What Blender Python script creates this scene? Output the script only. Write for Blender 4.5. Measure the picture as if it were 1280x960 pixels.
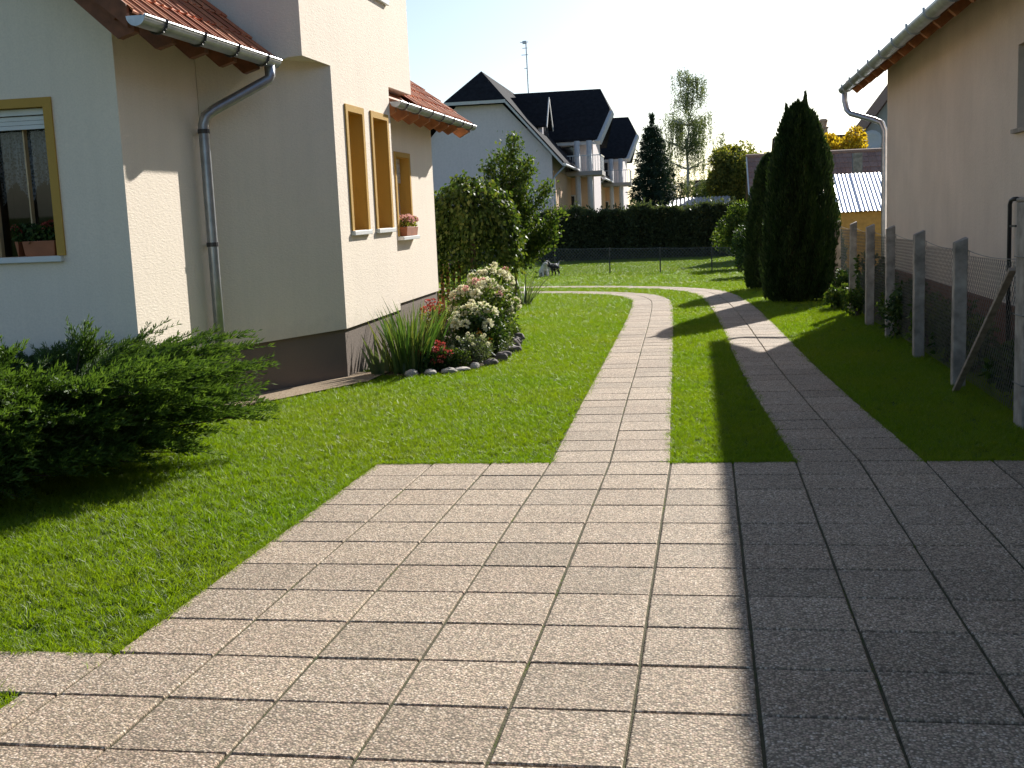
import bpy, math, random
import numpy as np
from mathutils import Vector, Matrix, Euler
R = math.radians
for o in list(bpy.data.objects): bpy.data.objects.remove(o)
scn = bpy.context.scene
COL = scn.collection
rnd = random.Random(7)
rng = np.random.default_rng(11)

# ------------------------------------------------------------------ camera
W_PX, F_PX = 1280.0, 1449.5
yaw, pitch, roll = -0.1702, -0.1299, -0.0389
CAM = Vector((0.26, -3.55, 1.534))
fw = Vector((math.sin(yaw)*math.cos(pitch), math.cos(yaw)*math.cos(pitch), math.sin(pitch)))
rt0 = Vector((math.cos(yaw), -math.sin(yaw), 0)); up0 = rt0.cross(fw)
rt = math.cos(roll)*rt0 + math.sin(roll)*up0
up = -math.sin(roll)*rt0 + math.cos(roll)*up0
cd = bpy.data.cameras.new('camera'); cam = bpy.data.objects.new('camera', cd); COL.objects.link(cam)
cam.matrix_world = Matrix(((rt.x, up.x, -fw.x, CAM.x), (rt.y, up.y, -fw.y, CAM.y), (rt.z, up.z, -fw.z, CAM.z), (0, 0, 0, 1)))
cd.sensor_fit = 'HORIZONTAL'; cd.sensor_width = 36.0; cd.lens = 36.0*F_PX/W_PX
cd.clip_start = 0.05; cd.clip_end = 3000
scn.camera = cam
scn.render.resolution_x, scn.render.resolution_y = 1024, 768

# ------------------------------------------------------------------ light
SUN_AZ, SUN_EL = R(18.5), R(27.0)          # azimuth from +Y towards +X
wd = bpy.data.worlds.new('World'); scn.world = wd; wd.use_nodes = True
nt = wd.node_tree
sky = nt.nodes.new('ShaderNodeTexSky'); sky.sky_type = 'NISHITA'; sky.sun_disc = False
sky.sun_elevation = SUN_EL; sky.sun_rotation = SUN_AZ
sky.air_density = 1.0; sky.dust_density = 0.9; sky.ozone_density = 2.4; sky.altitude = 100
bg = nt.nodes['Background']; bg.inputs['Strength'].default_value = 0.074
nt.links.new(sky.outputs['Color'], bg.inputs['Color'])
sd = bpy.data.lights.new('sun', 'SUN'); sd.energy = 5.0; sd.angle = R(0.53); sd.color = (1.0, 0.965, 0.90)
sun = bpy.data.objects.new('sun', sd); COL.objects.link(sun)
sv = Vector((math.cos(SUN_EL)*math.sin(SUN_AZ), math.cos(SUN_EL)*math.cos(SUN_AZ), math.sin(SUN_EL)))
sun.rotation_euler = sv.to_track_quat('Z', 'Y').to_euler(); sun.location = (20, 40, 30)
scn.view_settings.view_transform = 'Standard'; scn.view_settings.look = 'None'
scn.view_settings.gamma = 1.0; scn.view_settings.exposure = 0.88
try: scn.view_settings.use_curve_mapping = False
except Exception: pass

# ------------------------------------------------------------------ materials
class NT:
    def __init__(s, name):
        s.m = bpy.data.materials.new(name); s.m.use_nodes = True
        s.t = s.m.node_tree; s.b = s.t.nodes['Principled BSDF']; s.out = s.t.nodes['Material Output']
    def n(s, typ, **kw):
        nd = s.t.nodes.new(typ)
        for k, v in kw.items():
            if k.startswith('_'): setattr(nd, k[1:], v)
            else:
                key = int(k[1:]) if k[0] == 'i' and k[1:].isdigit() else k
                nd.inputs[key].default_value = v
        return nd
    def l(s, a, b): s.t.links.new(a, b)
    def ramp(s, fac, stops, interp='LINEAR'):
        r = s.n('ShaderNodeValToRGB'); cr = r.color_ramp; cr.interpolation = interp
        while len(cr.elements) < len(stops): cr.elements.new(0.5)
        for e, (p, c) in zip(cr.elements, stops): e.position = p; e.color = (*c, 1)
        s.l(fac, r.inputs[0]); return r.outputs[0]
    def pos(s): return s.n('ShaderNodeNewGeometry').outputs['Position']
    def noise(s, vec, scale, detail=4, rough=.55):
        x = s.n('ShaderNodeTexNoise'); x.inputs['Scale'].default_value = scale; x.inputs['Detail'].default_value = detail
        x.inputs['Roughness'].default_value = rough; s.l(vec, x.inputs['Vector']); return x.outputs['Fac']
    def mix(s, fac, a, b, mode='MIX'):
        x = s.n('ShaderNodeMix'); x.data_type = 'RGBA'; x.blend_type = mode
        for sock, v in ((x.inputs[0], fac), (x.inputs[6], a), (x.inputs[7], b)):
            if isinstance(v, (int, float)): sock.default_value = v
            elif isinstance(v, tuple): sock.default_value = (*v, 1)
            else: s.l(v, sock)
        return x.outputs[2]
    def bump(s, h, strength, dist):
        x = s.n('ShaderNodeBump'); x.inputs['Strength'].default_value = strength; x.inputs['Distance'].default_value = dist
        s.l(h, x.inputs['Height']); s.l(x.outputs[0], s.b.inputs['Normal']); return x
    def base(s, c):
        if isinstance(c, tuple): s.b.inputs['Base Color'].default_value = (*c, 1)
        else: s.l(c, s.b.inputs['Base Color'])
    def set(s, rough=.7, metal=0, spec=.4):
        s.b.inputs['Roughness'].default_value = rough; s.b.inputs['Metallic'].default_value = metal
        s.b.inputs['Specular IOR Level'].default_value = spec
def scl(c, k): return tuple(min(1, x*k) for x in c)
def mat_plain(name, c, rough=.6, metal=0, var=.18, scale=6, bump=0, bscale=60, spec=.4, streak=False):
    m = NT(name); m.set(rough, metal, spec); p = m.pos()
    v = p
    if streak:
        mp = m.n('ShaderNodeMapping'); mp.inputs['Scale'].default_value = (1, 1, .12); m.l(p, mp.inputs['Vector']); v = mp.outputs[0]
    f = m.noise(v, scale, 5)
    m.base(m.ramp(f, [(.3, scl(c, 1-var)), (.7, scl(c, 1+var))]))
    if bump: m.bump(m.noise(p, bscale, 3), bump, .01)
    return m.m
def mat_stucco(name, c, bs=70, bump=.35, dirt=.1, ridge=False):
    m = NT(name); m.set(.9, 0, .2); p = m.pos()
    f = m.noise(p, 1.3, 5); c1 = m.ramp(f, [(.3, scl(c, 1-dirt)), (.72, scl(c, 1.03))])
    mp = m.n('ShaderNodeMapping'); mp.inputs['Scale'].default_value = (5, 5, .25); m.l(p, mp.inputs['Vector'])
    f2 = m.noise(mp.outputs[0], 2.2, 4); c2 = m.ramp(f2, [(.35, scl(c, .9)), (.6, scl(c, 1.0))])
    col = m.mix(.35, c1, c2)
    sz = m.n('ShaderNodeSeparateXYZ'); m.l(p, sz.inputs[0]); ad = m.n('ShaderNodeMath', _operation='MULTIPLY_ADD'); m.l(m.noise(p, 7, 4), ad.inputs[0]); ad.inputs[1].default_value = .5; m.l(sz.outputs['Z'], ad.inputs[2])
    col = m.mix(m.ramp(ad.outputs[0], [(.74, (.35, .35, .35)), (.98, (0, 0, 0))]), col, scl(c, .62))
    f3 = m.noise(p, bs*1.6, 2); col = m.mix(.22, col, m.ramp(f3, [(.3, scl(c, .75)), (.6, scl(c, 1.05))]))
    m.base(col)
    mp2 = m.n('ShaderNodeMapping'); mp2.inputs['Scale'].default_value = (1, .45, 1.5) if ridge else (1, 1, 1); m.l(p, mp2.inputs['Vector'])
    m.bump(m.noise(mp2.outputs[0], bs, 4, .65), bump, .012)
    return m.m
def mat_leaf(name, cols, trans=.35, rough=.6, spec=.22, tcol=None, big=0.0):
    m = NT(name); m.set(rough, 0, spec)
    a = m.n('ShaderNodeAttribute'); a.attribute_name = 'tint'
    n = len(cols); f = a.outputs['Fac']
    col = m.ramp(f, [(i/max(1, n-1), c) for i, c in enumerate(cols)])
    if big:
        q = m.noise(m.pos(), big, 3); col = m.mix(m.ramp(q, [(.35, (0, 0, 0)), (.7, (.35, .35, .35))]), col, tuple(x*y for x, y in zip(cols[-1], (.9, .85, .45))))
    if big:
        q2 = m.noise(m.pos(), 1.7, 5, .7); col = m.mix(m.ramp(q2, [(.58, (0, 0, 0)), (.78, (.5, .5, .5))]), col, (.22, .20, .05))
    m.base(col)
    t = m.n('ShaderNodeBsdfTranslucent')
    tc = m.mix(1.0, col, tcol or (1.5, 1.5, .6), 'MULTIPLY'); m.l(tc, t.inputs['Color'])
    mx = m.n('ShaderNodeMixShader'); mx.inputs[0].default_value = trans
    m.l(m.b.outputs[0], mx.inputs[1]); m.l(t.outputs[0], mx.inputs[2]); m.l(mx.outputs[0], m.out.inputs['Surface'])
    return m.m
def mat_tile(name, cols, lichen=None, rough=.75):
    m = NT(name); m.set(rough, 0, .35); p = m.pos()
    oi = m.n('ShaderNodeObjectInfo'); n = len(cols)
    c = m.ramp(oi.outputs['Random'], [(i/max(1, n-1), x) for i, x in enumerate(cols)])
    f = m.noise(p, 9, 5); c = m.mix(m.ramp(f, [(.45, (0, 0, 0)), (.75, (.6, .6, .6))]), c, lichen or scl(cols[0], .55))
    m.base(c); m.bump(m.noise(p, 120, 3), .3, .004); return m.m
def mat_slab(name, stops=None, base=(.44, .355, .285)):
    m = NT(name); m.set(.85, 0, .3); p = m.pos()
    wob = m.n('ShaderNodeMapping'); wob.inputs['Scale'].default_value = (1, 1, .3); m.l(p, wob.inputs['Vector'])
    v = m.n('ShaderNodeTexVoronoi'); v.inputs['Scale'].default_value = 112; v.inputs['Randomness'].default_value = 1
    m.l(wob.outputs[0], v.inputs['Vector'])
    sp = m.n('ShaderNodeSeparateColor'); m.l(v.outputs['Color'], sp.inputs[0])
    c = m.ramp(sp.outputs[0], [(0, scl(base, .35)), (.16, (.30, .27, .20)), (.36, scl(base, .95)), (.55, (.50, .385, .33)), (.72, (.52, .44, .33)), (.9, (.64, .56, .48)), (1, (.76, .70, .63))])
    gap = m.ramp(v.outputs['Distance'], [(.35, (0, 0, 0)), (.75, (1, 1, 1))])
    c = m.mix(gap, c, (.17, .14, .11))
    oi = m.n('ShaderNodeObjectInfo'); tint = m.ramp(oi.outputs['Random'], [(0, (.90, .83, .72)), (.35, (1.05, .97, .86)), (.7, (1.14, 1.05, .92)), (1, (1.02, .92, .80))])
    c = m.mix(1.0, c, tint, 'MULTIPLY')
    st = m.noise(p, 3.1, 6, .65); c = m.mix(m.ramp(st, [(.5, (0, 0, 0)), (.85, (.4, .4, .4))]), c, (.21, .17, .13))
    bl = m.noise(p, .9, 5, .6); c = m.mix(1.0, c, m.ramp(bl, [(.3, (.84, .82, .80)), (.55, (1, 1, 1)), (.75, (1.05, 1.03, 1.0))]), 'MULTIPLY')
    m.base(c)
    inv = m.n('ShaderNodeMath', _operation='SUBTRACT'); inv.inputs[0].default_value = 1; m.l(v.outputs['Distance'], inv.inputs[1])
    m.bump(inv.outputs[0], .55, .005); return m.m
def mat_ground(name, cols, scale, bump=.4, bscale=80):
    m = NT(name); m.set(.95, 0, .15); p = m.pos(); f = m.noise(p, scale, 8, .65); n = len(cols)
    m.base(m.ramp(f, [(.3+.4*i/(n-1), c) for i, c in enumerate(cols)])); m.bump(m.noise(p, bscale, 4), bump, .02); return m.m
def mat_roof_far(name, c, pitch_scale=3.2, axis='z'):
    m = NT(name); m.set(.95, 0, .08); p = m.pos(); sx = m.n('ShaderNodeSeparateXYZ'); m.l(p, sx.inputs[0])
    w = m.n('ShaderNodeMath', _operation='MULTIPLY'); m.l(sx.outputs['Z'], w.inputs[0]); w.inputs[1].default_value = pitch_scale
    fr = m.n('ShaderNodeMath', _operation='FRACT'); m.l(w.outputs[0], fr.inputs[0])
    f = m.noise(p, 5, 5); m.base(m.ramp(f, [(.3, scl(c, .75)), (.7, scl(c, 1.3))])); m.bump(fr.outputs[0], .6, .06); return m.m

STUCCO = mat_stucco('cream_stucco', (.92, .80, .66), 42, .42, .06, True)
STUCCO_R = mat_stucco('weathered_tan_stucco', (.72, .61, .51), 28, .5, .2)
PLINTH = mat_stucco('taupe_plinth', (.235, .185, .15), 90, .5, .2)
PLINTH_R = mat_stucco('red_brown_plinth', (.20, .095, .065), 60, .5, .3)
OCHRE = mat_stucco('ochre_paint', (.56, .34, .085), 90, .3, .08)
WHITE = mat_plain('white_plastic', (.74, .74, .72), .4, var=.05)
ZINC = mat_plain('zinc_metal', (.42, .44, .47), .38, .75, .2, 9)
BRACKET = mat_plain('dark_strap_metal', (.08, .075, .08), .5, .4)
TILE = mat_tile('terracotta_tile', [(.50, .15, .065), (.60, .20, .085), (.66, .26, .12), (.45, .13, .06)], (.28, .11, .065))
TILE_DK = mat_tile('brown_tile', [(.17, .085, .06), (.22, .11, .075), (.14, .07, .055)], (.09, .055, .04))
WOODR = mat_plain('red_brown_timber', (.20, .075, .035), .7, var=.25, scale=12, streak=False)
WOODT = mat_plain('orange_timber', (.33, .13, .05), .7, var=.25, scale=12)
CONC = mat_plain('weathered_concrete', (.32, .28, .24), .9, var=.40, scale=7, bump=.5, bscale=70)
WOODG = mat_plain('grey_board', (.30, .24, .19), .85, var=.3, scale=14)
WIRE = mat_plain('galvanised_wire', (.16, .16, .165), .5, .6)
WIRE_DK = mat_plain('green_black_wire', (.055, .06, .06), .5, .2)
BLACK = mat_plain('black_pipe', (.018, .018, .02), .45)
SLAB = mat_slab('exposed_aggregate')
SAND = mat_ground('joint_sand', [(.045, .04, .024), (.095, .085, .05), (.06, .075, .028)], 9)
SOIL = mat_ground('bed_soil', [(.035, .022, .014), (.075, .05, .032), (.12, .085, .055)], 14)
GRAVEL = mat_ground('tan_gravel', [(.24, .17, .105), (.36, .27, .18), (.46, .37, .26)], 40, .7, 140)
TURF = mat_ground('turf', [(.025, .05, .008), (.05, .085, .012), (.085, .105, .02)], 3.0, .6, 60)
GRASS = mat_leaf('grass_blade', [(.080, .150, .006), (.120, .210, .008), (.170, .26, .012), (.29, .32, .06)], .46, .5, .30, (1.45, 1.5, .30), .55)
GLASS = None
def mk_glass():
    m = NT('window_glass'); m.set(.06, 0, .6); p = m.pos()
    m.base(m.ramp(m.noise(p, 2.0, 3), [(.3, (.012, .013, .016)), (.7, (.035, .036, .042))])); return m.m
GLASS = mk_glass()
CURTAIN = mat_plain('lace_curtain', (.50, .50, .52), .9, var=.3, scale=25)
ROCK = mat_plain('pale_rock', (.42, .38, .33), .9, var=.35, scale=11, bump=.6, bscale=30)
ROCKD = mat_plain('dark_rock', (.17, .14, .13), .9, var=.35, scale=11, bump=.6, bscale=30)
BARK = mat_plain('bark', (.10, .07, .05), .9, var=.35, scale=20, bump=.6, bscale=40)
BARKB = mat_plain('birch_bark', (.50, .48, .44), .8, var=.4, scale=10)
POT = mat_plain('terracotta_pot', (.36, .13, .06), .7, var=.12)

# ------------------------------------------------------------------ builders
OFF = {}
def tag(o, label=None, cat=None, group=None, kind=None):
    if label: o['label'] = label
    if cat: o['category'] = cat
    if group: o['group'] = group
    if kind: o['kind'] = kind
    return o
def thing(name, label, cat, loc=(0, 0, 0), group=None, rot=(0, 0, 0)):
    o = bpy.data.objects.new(name, None); COL.objects.link(o); o.empty_display_size = .1
    o.location = loc; o.rotation_euler = rot; OFF[o.name] = Vector(loc)
    return tag(o, label, cat, group)
def link(name, me, parent=None, loc=(0, 0, 0), rot=(0, 0, 0)):
    o = bpy.data.objects.new(name, me); COL.objects.link(o)
    if parent is not None: o.parent = parent; OFF[o.name] = OFF.get(parent.name, Vector((0, 0, 0)))
    o.location = loc; o.rotation_euler = rot
    return o
class B:
    def __init__(s): s.v = []; s.f = []
    def add(s, vs, fs):
        n = len(s.v); s.v += [tuple(x) for x in vs]; s.f += [tuple(i+n for i in f) for f in fs]; return s
    def box(s, x0, x1, y0, y1, z0, z1):
        return s.add([(x0, y0, z0), (x1, y0, z0), (x1, y1, z0), (x0, y1, z0), (x0, y0, z1), (x1, y0, z1), (x1, y1, z1), (x0, y1, z1)],
                     [(3, 2, 1, 0), (4, 5, 6, 7), (0, 1, 5, 4), (1, 2, 6, 5), (2, 3, 7, 6), (3, 0, 4, 7)])
    def obox(s, a, b, w, h, upv=(0, 0, 1)):
        a, b = Vector(a), Vector(b); d = (b-a).normalized(); u = Vector(upv); sd_ = d.cross(u)
        if sd_.length < 1e-4: sd_ = d.cross(Vector((1, 0, 0)))
        sd_.normalize(); u = sd_.cross(d).normalized()
        vs = [p+sd_*(i*w/2)+u*(j*h/2) for p in (a, b) for i, j in ((-1, -1), (1, -1), (1, 1), (-1, 1))]
        return s.add(vs, [(3, 2, 1, 0), (4, 5, 6, 7), (0, 1, 5, 4), (1, 2, 6, 5), (2, 3, 7, 6), (3, 0, 4, 7)])
    def prism(s, pts, d):
        """extrude a polygon (list of 3D points) along vector d"""
        n = len(pts); d = Vector(d); vs = [Vector(p) for p in pts]; vs += [p+d for p in vs]
        fs = [tuple(range(n))[::-1], tuple(range(n, 2*n))] + [(i, (i+1) % n, n+(i+1) % n, n+i) for i in range(n)]
        return s.add(vs, fs)
    def quad(s, *p): return s.add(p, [tuple(range(len(p)))])
    def tube(s, path, r, n=8, cap=True, r2=None, start=0, sweep=2*math.pi):
        path = [Vector(p) for p in path]; m = len(path); rings = []; full = sweep > 6.2
        prev = None
        for i, p in enumerate(path):
            t = (path[min(i+1, m-1)]-path[max(i-1, 0)]).normalized()
            if prev is None:
                a = t.cross(Vector((0, 0, 1)))
                if a.length < 1e-3: a = Vector((1, 0, 0))
                a.normalize()
            else:
                a = prev-t*prev.dot(t)
                if a.length < 1e-5: a = t.orthogonal()
                a.normalize()
            prev = a; b = t.cross(a)
            rr = r if r2 is None else r+(r2-r)*i/(m-1)
            k = n if full else n+1
            rings.append([p+(a*math.cos(start+sweep*j/n)+b*math.sin(start+sweep*j/n))*rr for j in range(k)])
        k = len(rings[0]); base = len(s.v)
        for rg in rings: s.v += [tuple(q) for q in rg]
        for i in range(m-1):
            for j in range(k if full else k-1):
                j2 = (j+1) % k
                s.f.append((base+i*k+j, base+i*k+j2, base+(i+1)*k+j2, base+(i+1)*k+j))
        if cap and full:
            s.f.append(tuple(base+j for j in range(k))[::-1]); s.f.append(tuple(base+(m-1)*k+j for j in range(k)))
        return s
    def lathe(s, c, prof, n=12):
        base = len(s.v)
        for r_, z_ in prof:
            for j in range(n):
                a = 2*math.pi*j/n; s.v.append((c[0]+r_*math.cos(a), c[1]+r_*math.sin(a), c[2]+z_))
        for i in range(len(prof)-1):
            for j in range(n):
                j2 = (j+1) % n; s.f.append((base+i*n+j, base+i*n+j2, base+(i+1)*n+j2, base+(i+1)*n+j))
        return s
    def mesh(s, name, mat, off=(0, 0, 0), smooth=False):
        me = bpy.data.meshes.new(name); o = Vector(off)
        me.from_pydata([tuple(Vector(v)-o) for v in s.v], [], s.f); me.materials.append(mat); me.update()
        if smooth:
            for p in me.polygons: p.use_smooth = True
        return me
    def build(s, name, mat, parent=None, smooth=False, bevel=0, fix=False):
        off = OFF.get(parent.name, (0, 0, 0)) if parent is not None else (0, 0, 0)
        me = s.mesh(name, mat, off, smooth); o = link(name, me, parent)
        if fix:
            import bmesh
            bm = bmesh.new(); bm.from_mesh(me); bmesh.ops.recalc_face_normals(bm, faces=bm.faces); bm.to_mesh(me); bm.free()
        if bevel:
            md = o.modifiers.new('bevel', 'BEVEL'); md.width = bevel; md.segments = 2; md.limit_method = 'ANGLE'
        return o
def nmesh(name, V, Fq, mat, tint=None, smooth=False):
    """numpy quad/tri mesh; Fq (m,k)"""
    me = bpy.data.meshes.new(name); V = np.asarray(V, np.float32); Fq = np.asarray(Fq, np.int32); m, k = Fq.shape
    me.vertices.add(len(V)); me.vertices.foreach_set('co', V.ravel())
    me.loops.add(m*k); me.loops.foreach_set('vertex_index', Fq.ravel())
    me.polygons.add(m); me.polygons.foreach_set('loop_start', np.arange(0, m*k, k, dtype=np.int32))
    me.update(calc_edges=True); me.materials.append(mat)
    if tint is not None:
        a = me.attributes.new('tint', 'FLOAT', 'FACE'); a.data.foreach_set('value', np.asarray(tint, np.float32))
    if smooth: me.polygons.foreach_set('use_smooth', np.ones(m, bool))
    me.validate(); return me
def unit(a): return a/np.maximum(1e-9, np.linalg.norm(a, axis=-1, keepdims=True))
def rdir(n): return unit(rng.normal(size=(n, 3)))
def leaf_mesh(name, P, D, L, Wd, mat, tint=None, N=None, droop=0.0):
    """diamond leaves with a slight bend: base point P, direction D"""
    n = len(P); P = np.asarray(P, float); D = unit(np.asarray(D, float))
    if N is None: N = rdir(n)
    S = unit(np.cross(D, N)); N2 = np.cross(S, D)
    L = np.broadcast_to(np.asarray(L, float), (n,))[:, None]; Wd = np.broadcast_to(np.asarray(Wd, float), (n,))[:, None]
    tip = P+D*L; tip[:, 2] -= droop*L[:, 0]
    mid = P+D*L*.5+N2*L*.07
    V = np.stack([P, mid+S*Wd/2, tip, mid-S*Wd/2], 1).reshape(-1, 3)
    F = np.arange(4*n).reshape(n, 4)
    if tint is None: tint = rng.random(n)
    return nmesh(name, V, F, mat, tint)
def blade_mesh(name, P, D, bend, L, Wd, mat, tint=None, seg=3):
    """arching tapered strap leaves; bend = sideways/down bend vector added quadratically"""
    n = len(P); D = unit(D); S = unit(np.cross(D, rdir(n)*.2+np.array([0, 0, 1.])[None]+rng.normal(size=(n, 3))*.4))
    L = np.broadcast_to(np.asarray(L, float), (n,))[:, None]; Wd = np.broadcast_to(np.asarray(Wd, float), (n,))[:, None]
    rows = []
    for i in range(seg+1):
        t = i/seg; c = P+D*L*t+bend*L*t*t
        w = Wd*(1-t**1.6)*.5+.0004
        rows += [c+S*w, c-S*w]
    V = np.stack(rows, 1).reshape(-1, 3); k = 2*(seg+1)
    q = np.array([(2*i, 2*i+1, 2*i+3, 2*i+2) for i in range(seg)])
    F = (np.arange(n)[:, None, None]*k+q[None]).reshape(-1, 4)
    if tint is None: tint = rng.random(n)
    return nmesh(name, V, F, mat, np.repeat(tint, seg))
def put(name, me, parent, world=True):
    """link a mesh whose vertices are in world coordinates under parent"""
    off = OFF.get(parent.name, Vector((0, 0, 0))) if parent is not None else Vector((0, 0, 0))
    if off.length: me.transform(Matrix.Translation(-off))
    return link(name, me, parent)
def merge(*pf):
    V = np.concatenate([a for a in pf]); return V

# ------------------------------------------------------------------ ground
SL = .40
def sheet(name, pts, z, mat, kind='structure'):
    b = B(); b.quad(*[(x, y, z) for x, y in pts]); o = b.build(name, mat); o['kind'] = kind; return o
sheet('ground', [(-900, -300), (900, -300), (900, 1500), (-900, 1500)], -.08, TURF)
sheet('lawn', [(-18, -8), (14, -8), (14, 62), (-18, 62)], -.020, TURF)
drive = sheet('driveway', [(-2.14, -2.8), (-2.14, 0), (-2.0, 0), (-2.0, 4.0), (2.42, 4.0), (2.42, -2.8)], -.010, SAND)
gpath = sheet('garden_path', [(-6.5, .0), (-2.0, .0), (-2.0, .4), (-6.5, .4)], -.0095, SAND)
def slab_mesh(name, w, l, h=.05, seed=0):
    r_ = random.Random(seed); b = B(); e = .005; g = .0058
    pts = []
    for sx, sy in ((-1, -1), (1, -1), (1, 1), (-1, 1)): pts.append((sx*(w/2-g)+r_.uniform(-.0015, .0015), sy*(l/2-g)+r_.uniform(-.0015, .0015)))
    lo = [(x, y, -h) for x, y in pts]; mi = [(x, y, -e) for x, y in pts]; hi = [(x-math.copysign(e, x), y-math.copysign(e, y), 0) for x, y in pts]
    b.add(lo+mi+hi, [(8, 9, 10, 11)]+[(i, (i+1) % 4, 4+(i+1) % 4, 4+i) for i in range(4)]+[(4+i, 4+(i+1) % 4, 8+(i+1) % 4, 8+i) for i in range(4)])
    return b.mesh(name, SLAB)
slabs = [slab_mesh('slab', SL, SL, seed=i) for i in range(6)]
def place_slab(parent, x, y, rz=0, z=0, jit=1):
    return link('slab', rnd.choice(slabs), parent, (x+rnd.uniform(-.001, .001), y+rnd.uniform(-.001, .001), z+rnd.uniform(-.0018, .0008)*jit),
                (rnd.gauss(0, .002)*jit, rnd.gauss(0, .002)*jit, rz+rnd.gauss(0, .0015)+rnd.choice((0, 1, 2, 3))*math.pi/2))
for i in range(-5, 6):
    for j in range(-7, 10): place_slab(drive, (i+.5)*SL, (j+.5)*SL)
for i in range(11): place_slab(gpath, -2.0-(i+.5)*SL, .5*SL)
edge_slab = slab_mesh('slab', .14, SL, seed=31)
for j in range(-7, 0): link('slab', edge_slab, drive, (-2.07, (j+.5)*SL, -.001), (0, 0, rnd.gauss(0, .003)))
def catmull(P, step=.02):
    P = [Vector((*p, 0)) for p in P]; P = [P[0]*2-P[1]]+P+[P[-1]*2-P[-2]]; out = []
    for i in range(1, len(P)-2):
        a, b, c, d = P[i-1:i+3]; n = max(2, int((c-b).length/step))
        for k in range(n):
            t = k/n; out.append(.5*((2*b)+(c-a)*t+(2*a-5*b+4*c-d)*t*t+(3*b-a-3*c+d)*t**3))
    out.append(P[-2]); return out
SA = catmull([(-.40, 4.0), (-.47, 6.5), (-.53, 9), (-.61, 12), (-.70, 15.5), (-.84, 19.5), (-.99, 21.5), (-1.38, 23.2), (-2.15, 24.4), (-3.3, 25.3), (-4.8, 26.0), (-7.5, 26.8)])
SB = catmull([(1.20, 4.0), (1.06, 7.0), (.96, 9.8), (.85, 14.3), (.73, 18.0), (.58, 20.8), (.42, 22.6), (.08, 24.3), (-.6, 25.7), (-1.6, 26.8), (-3.0, 27.8), (-4.8, 28.5), (-7.5, 29.2)])
for pl, lab in ((SA, 'a'), (SB, 'b')):
    # bed sheet
    b = B(); st = pl[::12]
    for k in range(len(st)-1):
        t0 = (st[min(k+1, len(st)-1)]-st[max(k-1, 0)]).normalized(); t1 = (st[min(k+2, len(st)-1)]-st[k]).normalized()
        n0 = Vector((t0.y, -t0.x, 0))*.41; n1 = Vector((t1.y, -t1.x, 0))*.41
        b.quad(st[k]-n0+Vector((0, 0, -.011)), st[k]+n0+Vector((0, 0, -.011)), st[k+1]+n1+Vector((0, 0, -.011)), st[k+1]-n1+Vector((0, 0, -.011)))
    par = b.build('wheel_strip', SAND); par['kind'] = 'structure'
    acc = 0; nxt = SL/2
    for k in range(1, len(pl)):
        acc += (pl[k]-pl[k-1]).length
        if acc >= nxt:
            nxt += SL; t = (pl[min(k+3, len(pl)-1)]-pl[max(k-3, 0)]).normalized(); nn = Vector((t.y, -t.x, 0)); a = math.atan2(t.y, t.x)-math.pi/2
            for s_ in (-1, 1):
                c = pl[k]+nn*s_*SL/2; place_slab(par, c.x, c.y, a, .001)
SAx = np.array([(p.x, p.y) for p in SA[::8]]); SBx = np.array([(p.x, p.y) for p in SB[::8]])

BED = [(-3.62, 9.0), (-3.1, 8.85), (-2.62, 9.15), (-2.33, 9.75), (-2.30, 11.2), (-2.55, 13.4), (-2.9, 15.3), (-3.3, 17.2), (-5.2, 17.2), (-5.2, 15.2), (-4.05, 15.1), (-3.62, 11.2)]
sheet('flower_bed', BED, -.004, SOIL)
sheet('gravel_strip', [(-4.6, 6.4), (-4.1, 6.6), (-3.36, 8.4), (-3.36, 9.2), (-3.72, 9.2), (-3.72, 8.8), (-4.5, 7.0)], .012, GRAVEL)

def inpoly(x, y, poly):
    c = np.zeros(x.shape, bool); n = len(poly)
    for i in range(n):
        x0, y0 = poly[i]; x1, y1 = poly[(i+1) % n]
        k = ((y0 > y) != (y1 > y)) & (x < (x1-x0)*(y-y0)/(y1-y0+1e-12)+x0); c ^= k
    return c
def paved(x, y, m=0.0):
    k = (x > -2.0-m) & (x < 2.42+m) & (y > -2.8) & (y < 4.0+m)
    k |= (x < -2.0) & (y > -m) & (y < .4+m)
    k |= (x > -2.14-m) & (x < -1.9) & (y < .1)
    for S_ in (SAx, SBx):
        d = np.full(x.shape, 9.)
        for px, py in S_: d = np.minimum(d, (x-px)**2+(y-py)**2)
        k |= (d < (.40+m)**2) & (y > 3.9)
    return k
HOUSE = [(-12, 5.5), (-4.45, 5.5), (-4.45, 6.6), (-4.1, 6.6), (-3.36, 8.4), (-3.36, 9.2), (-3.7, 9.2), (-3.7, 15.1), (-12, 15.1)]

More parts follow.
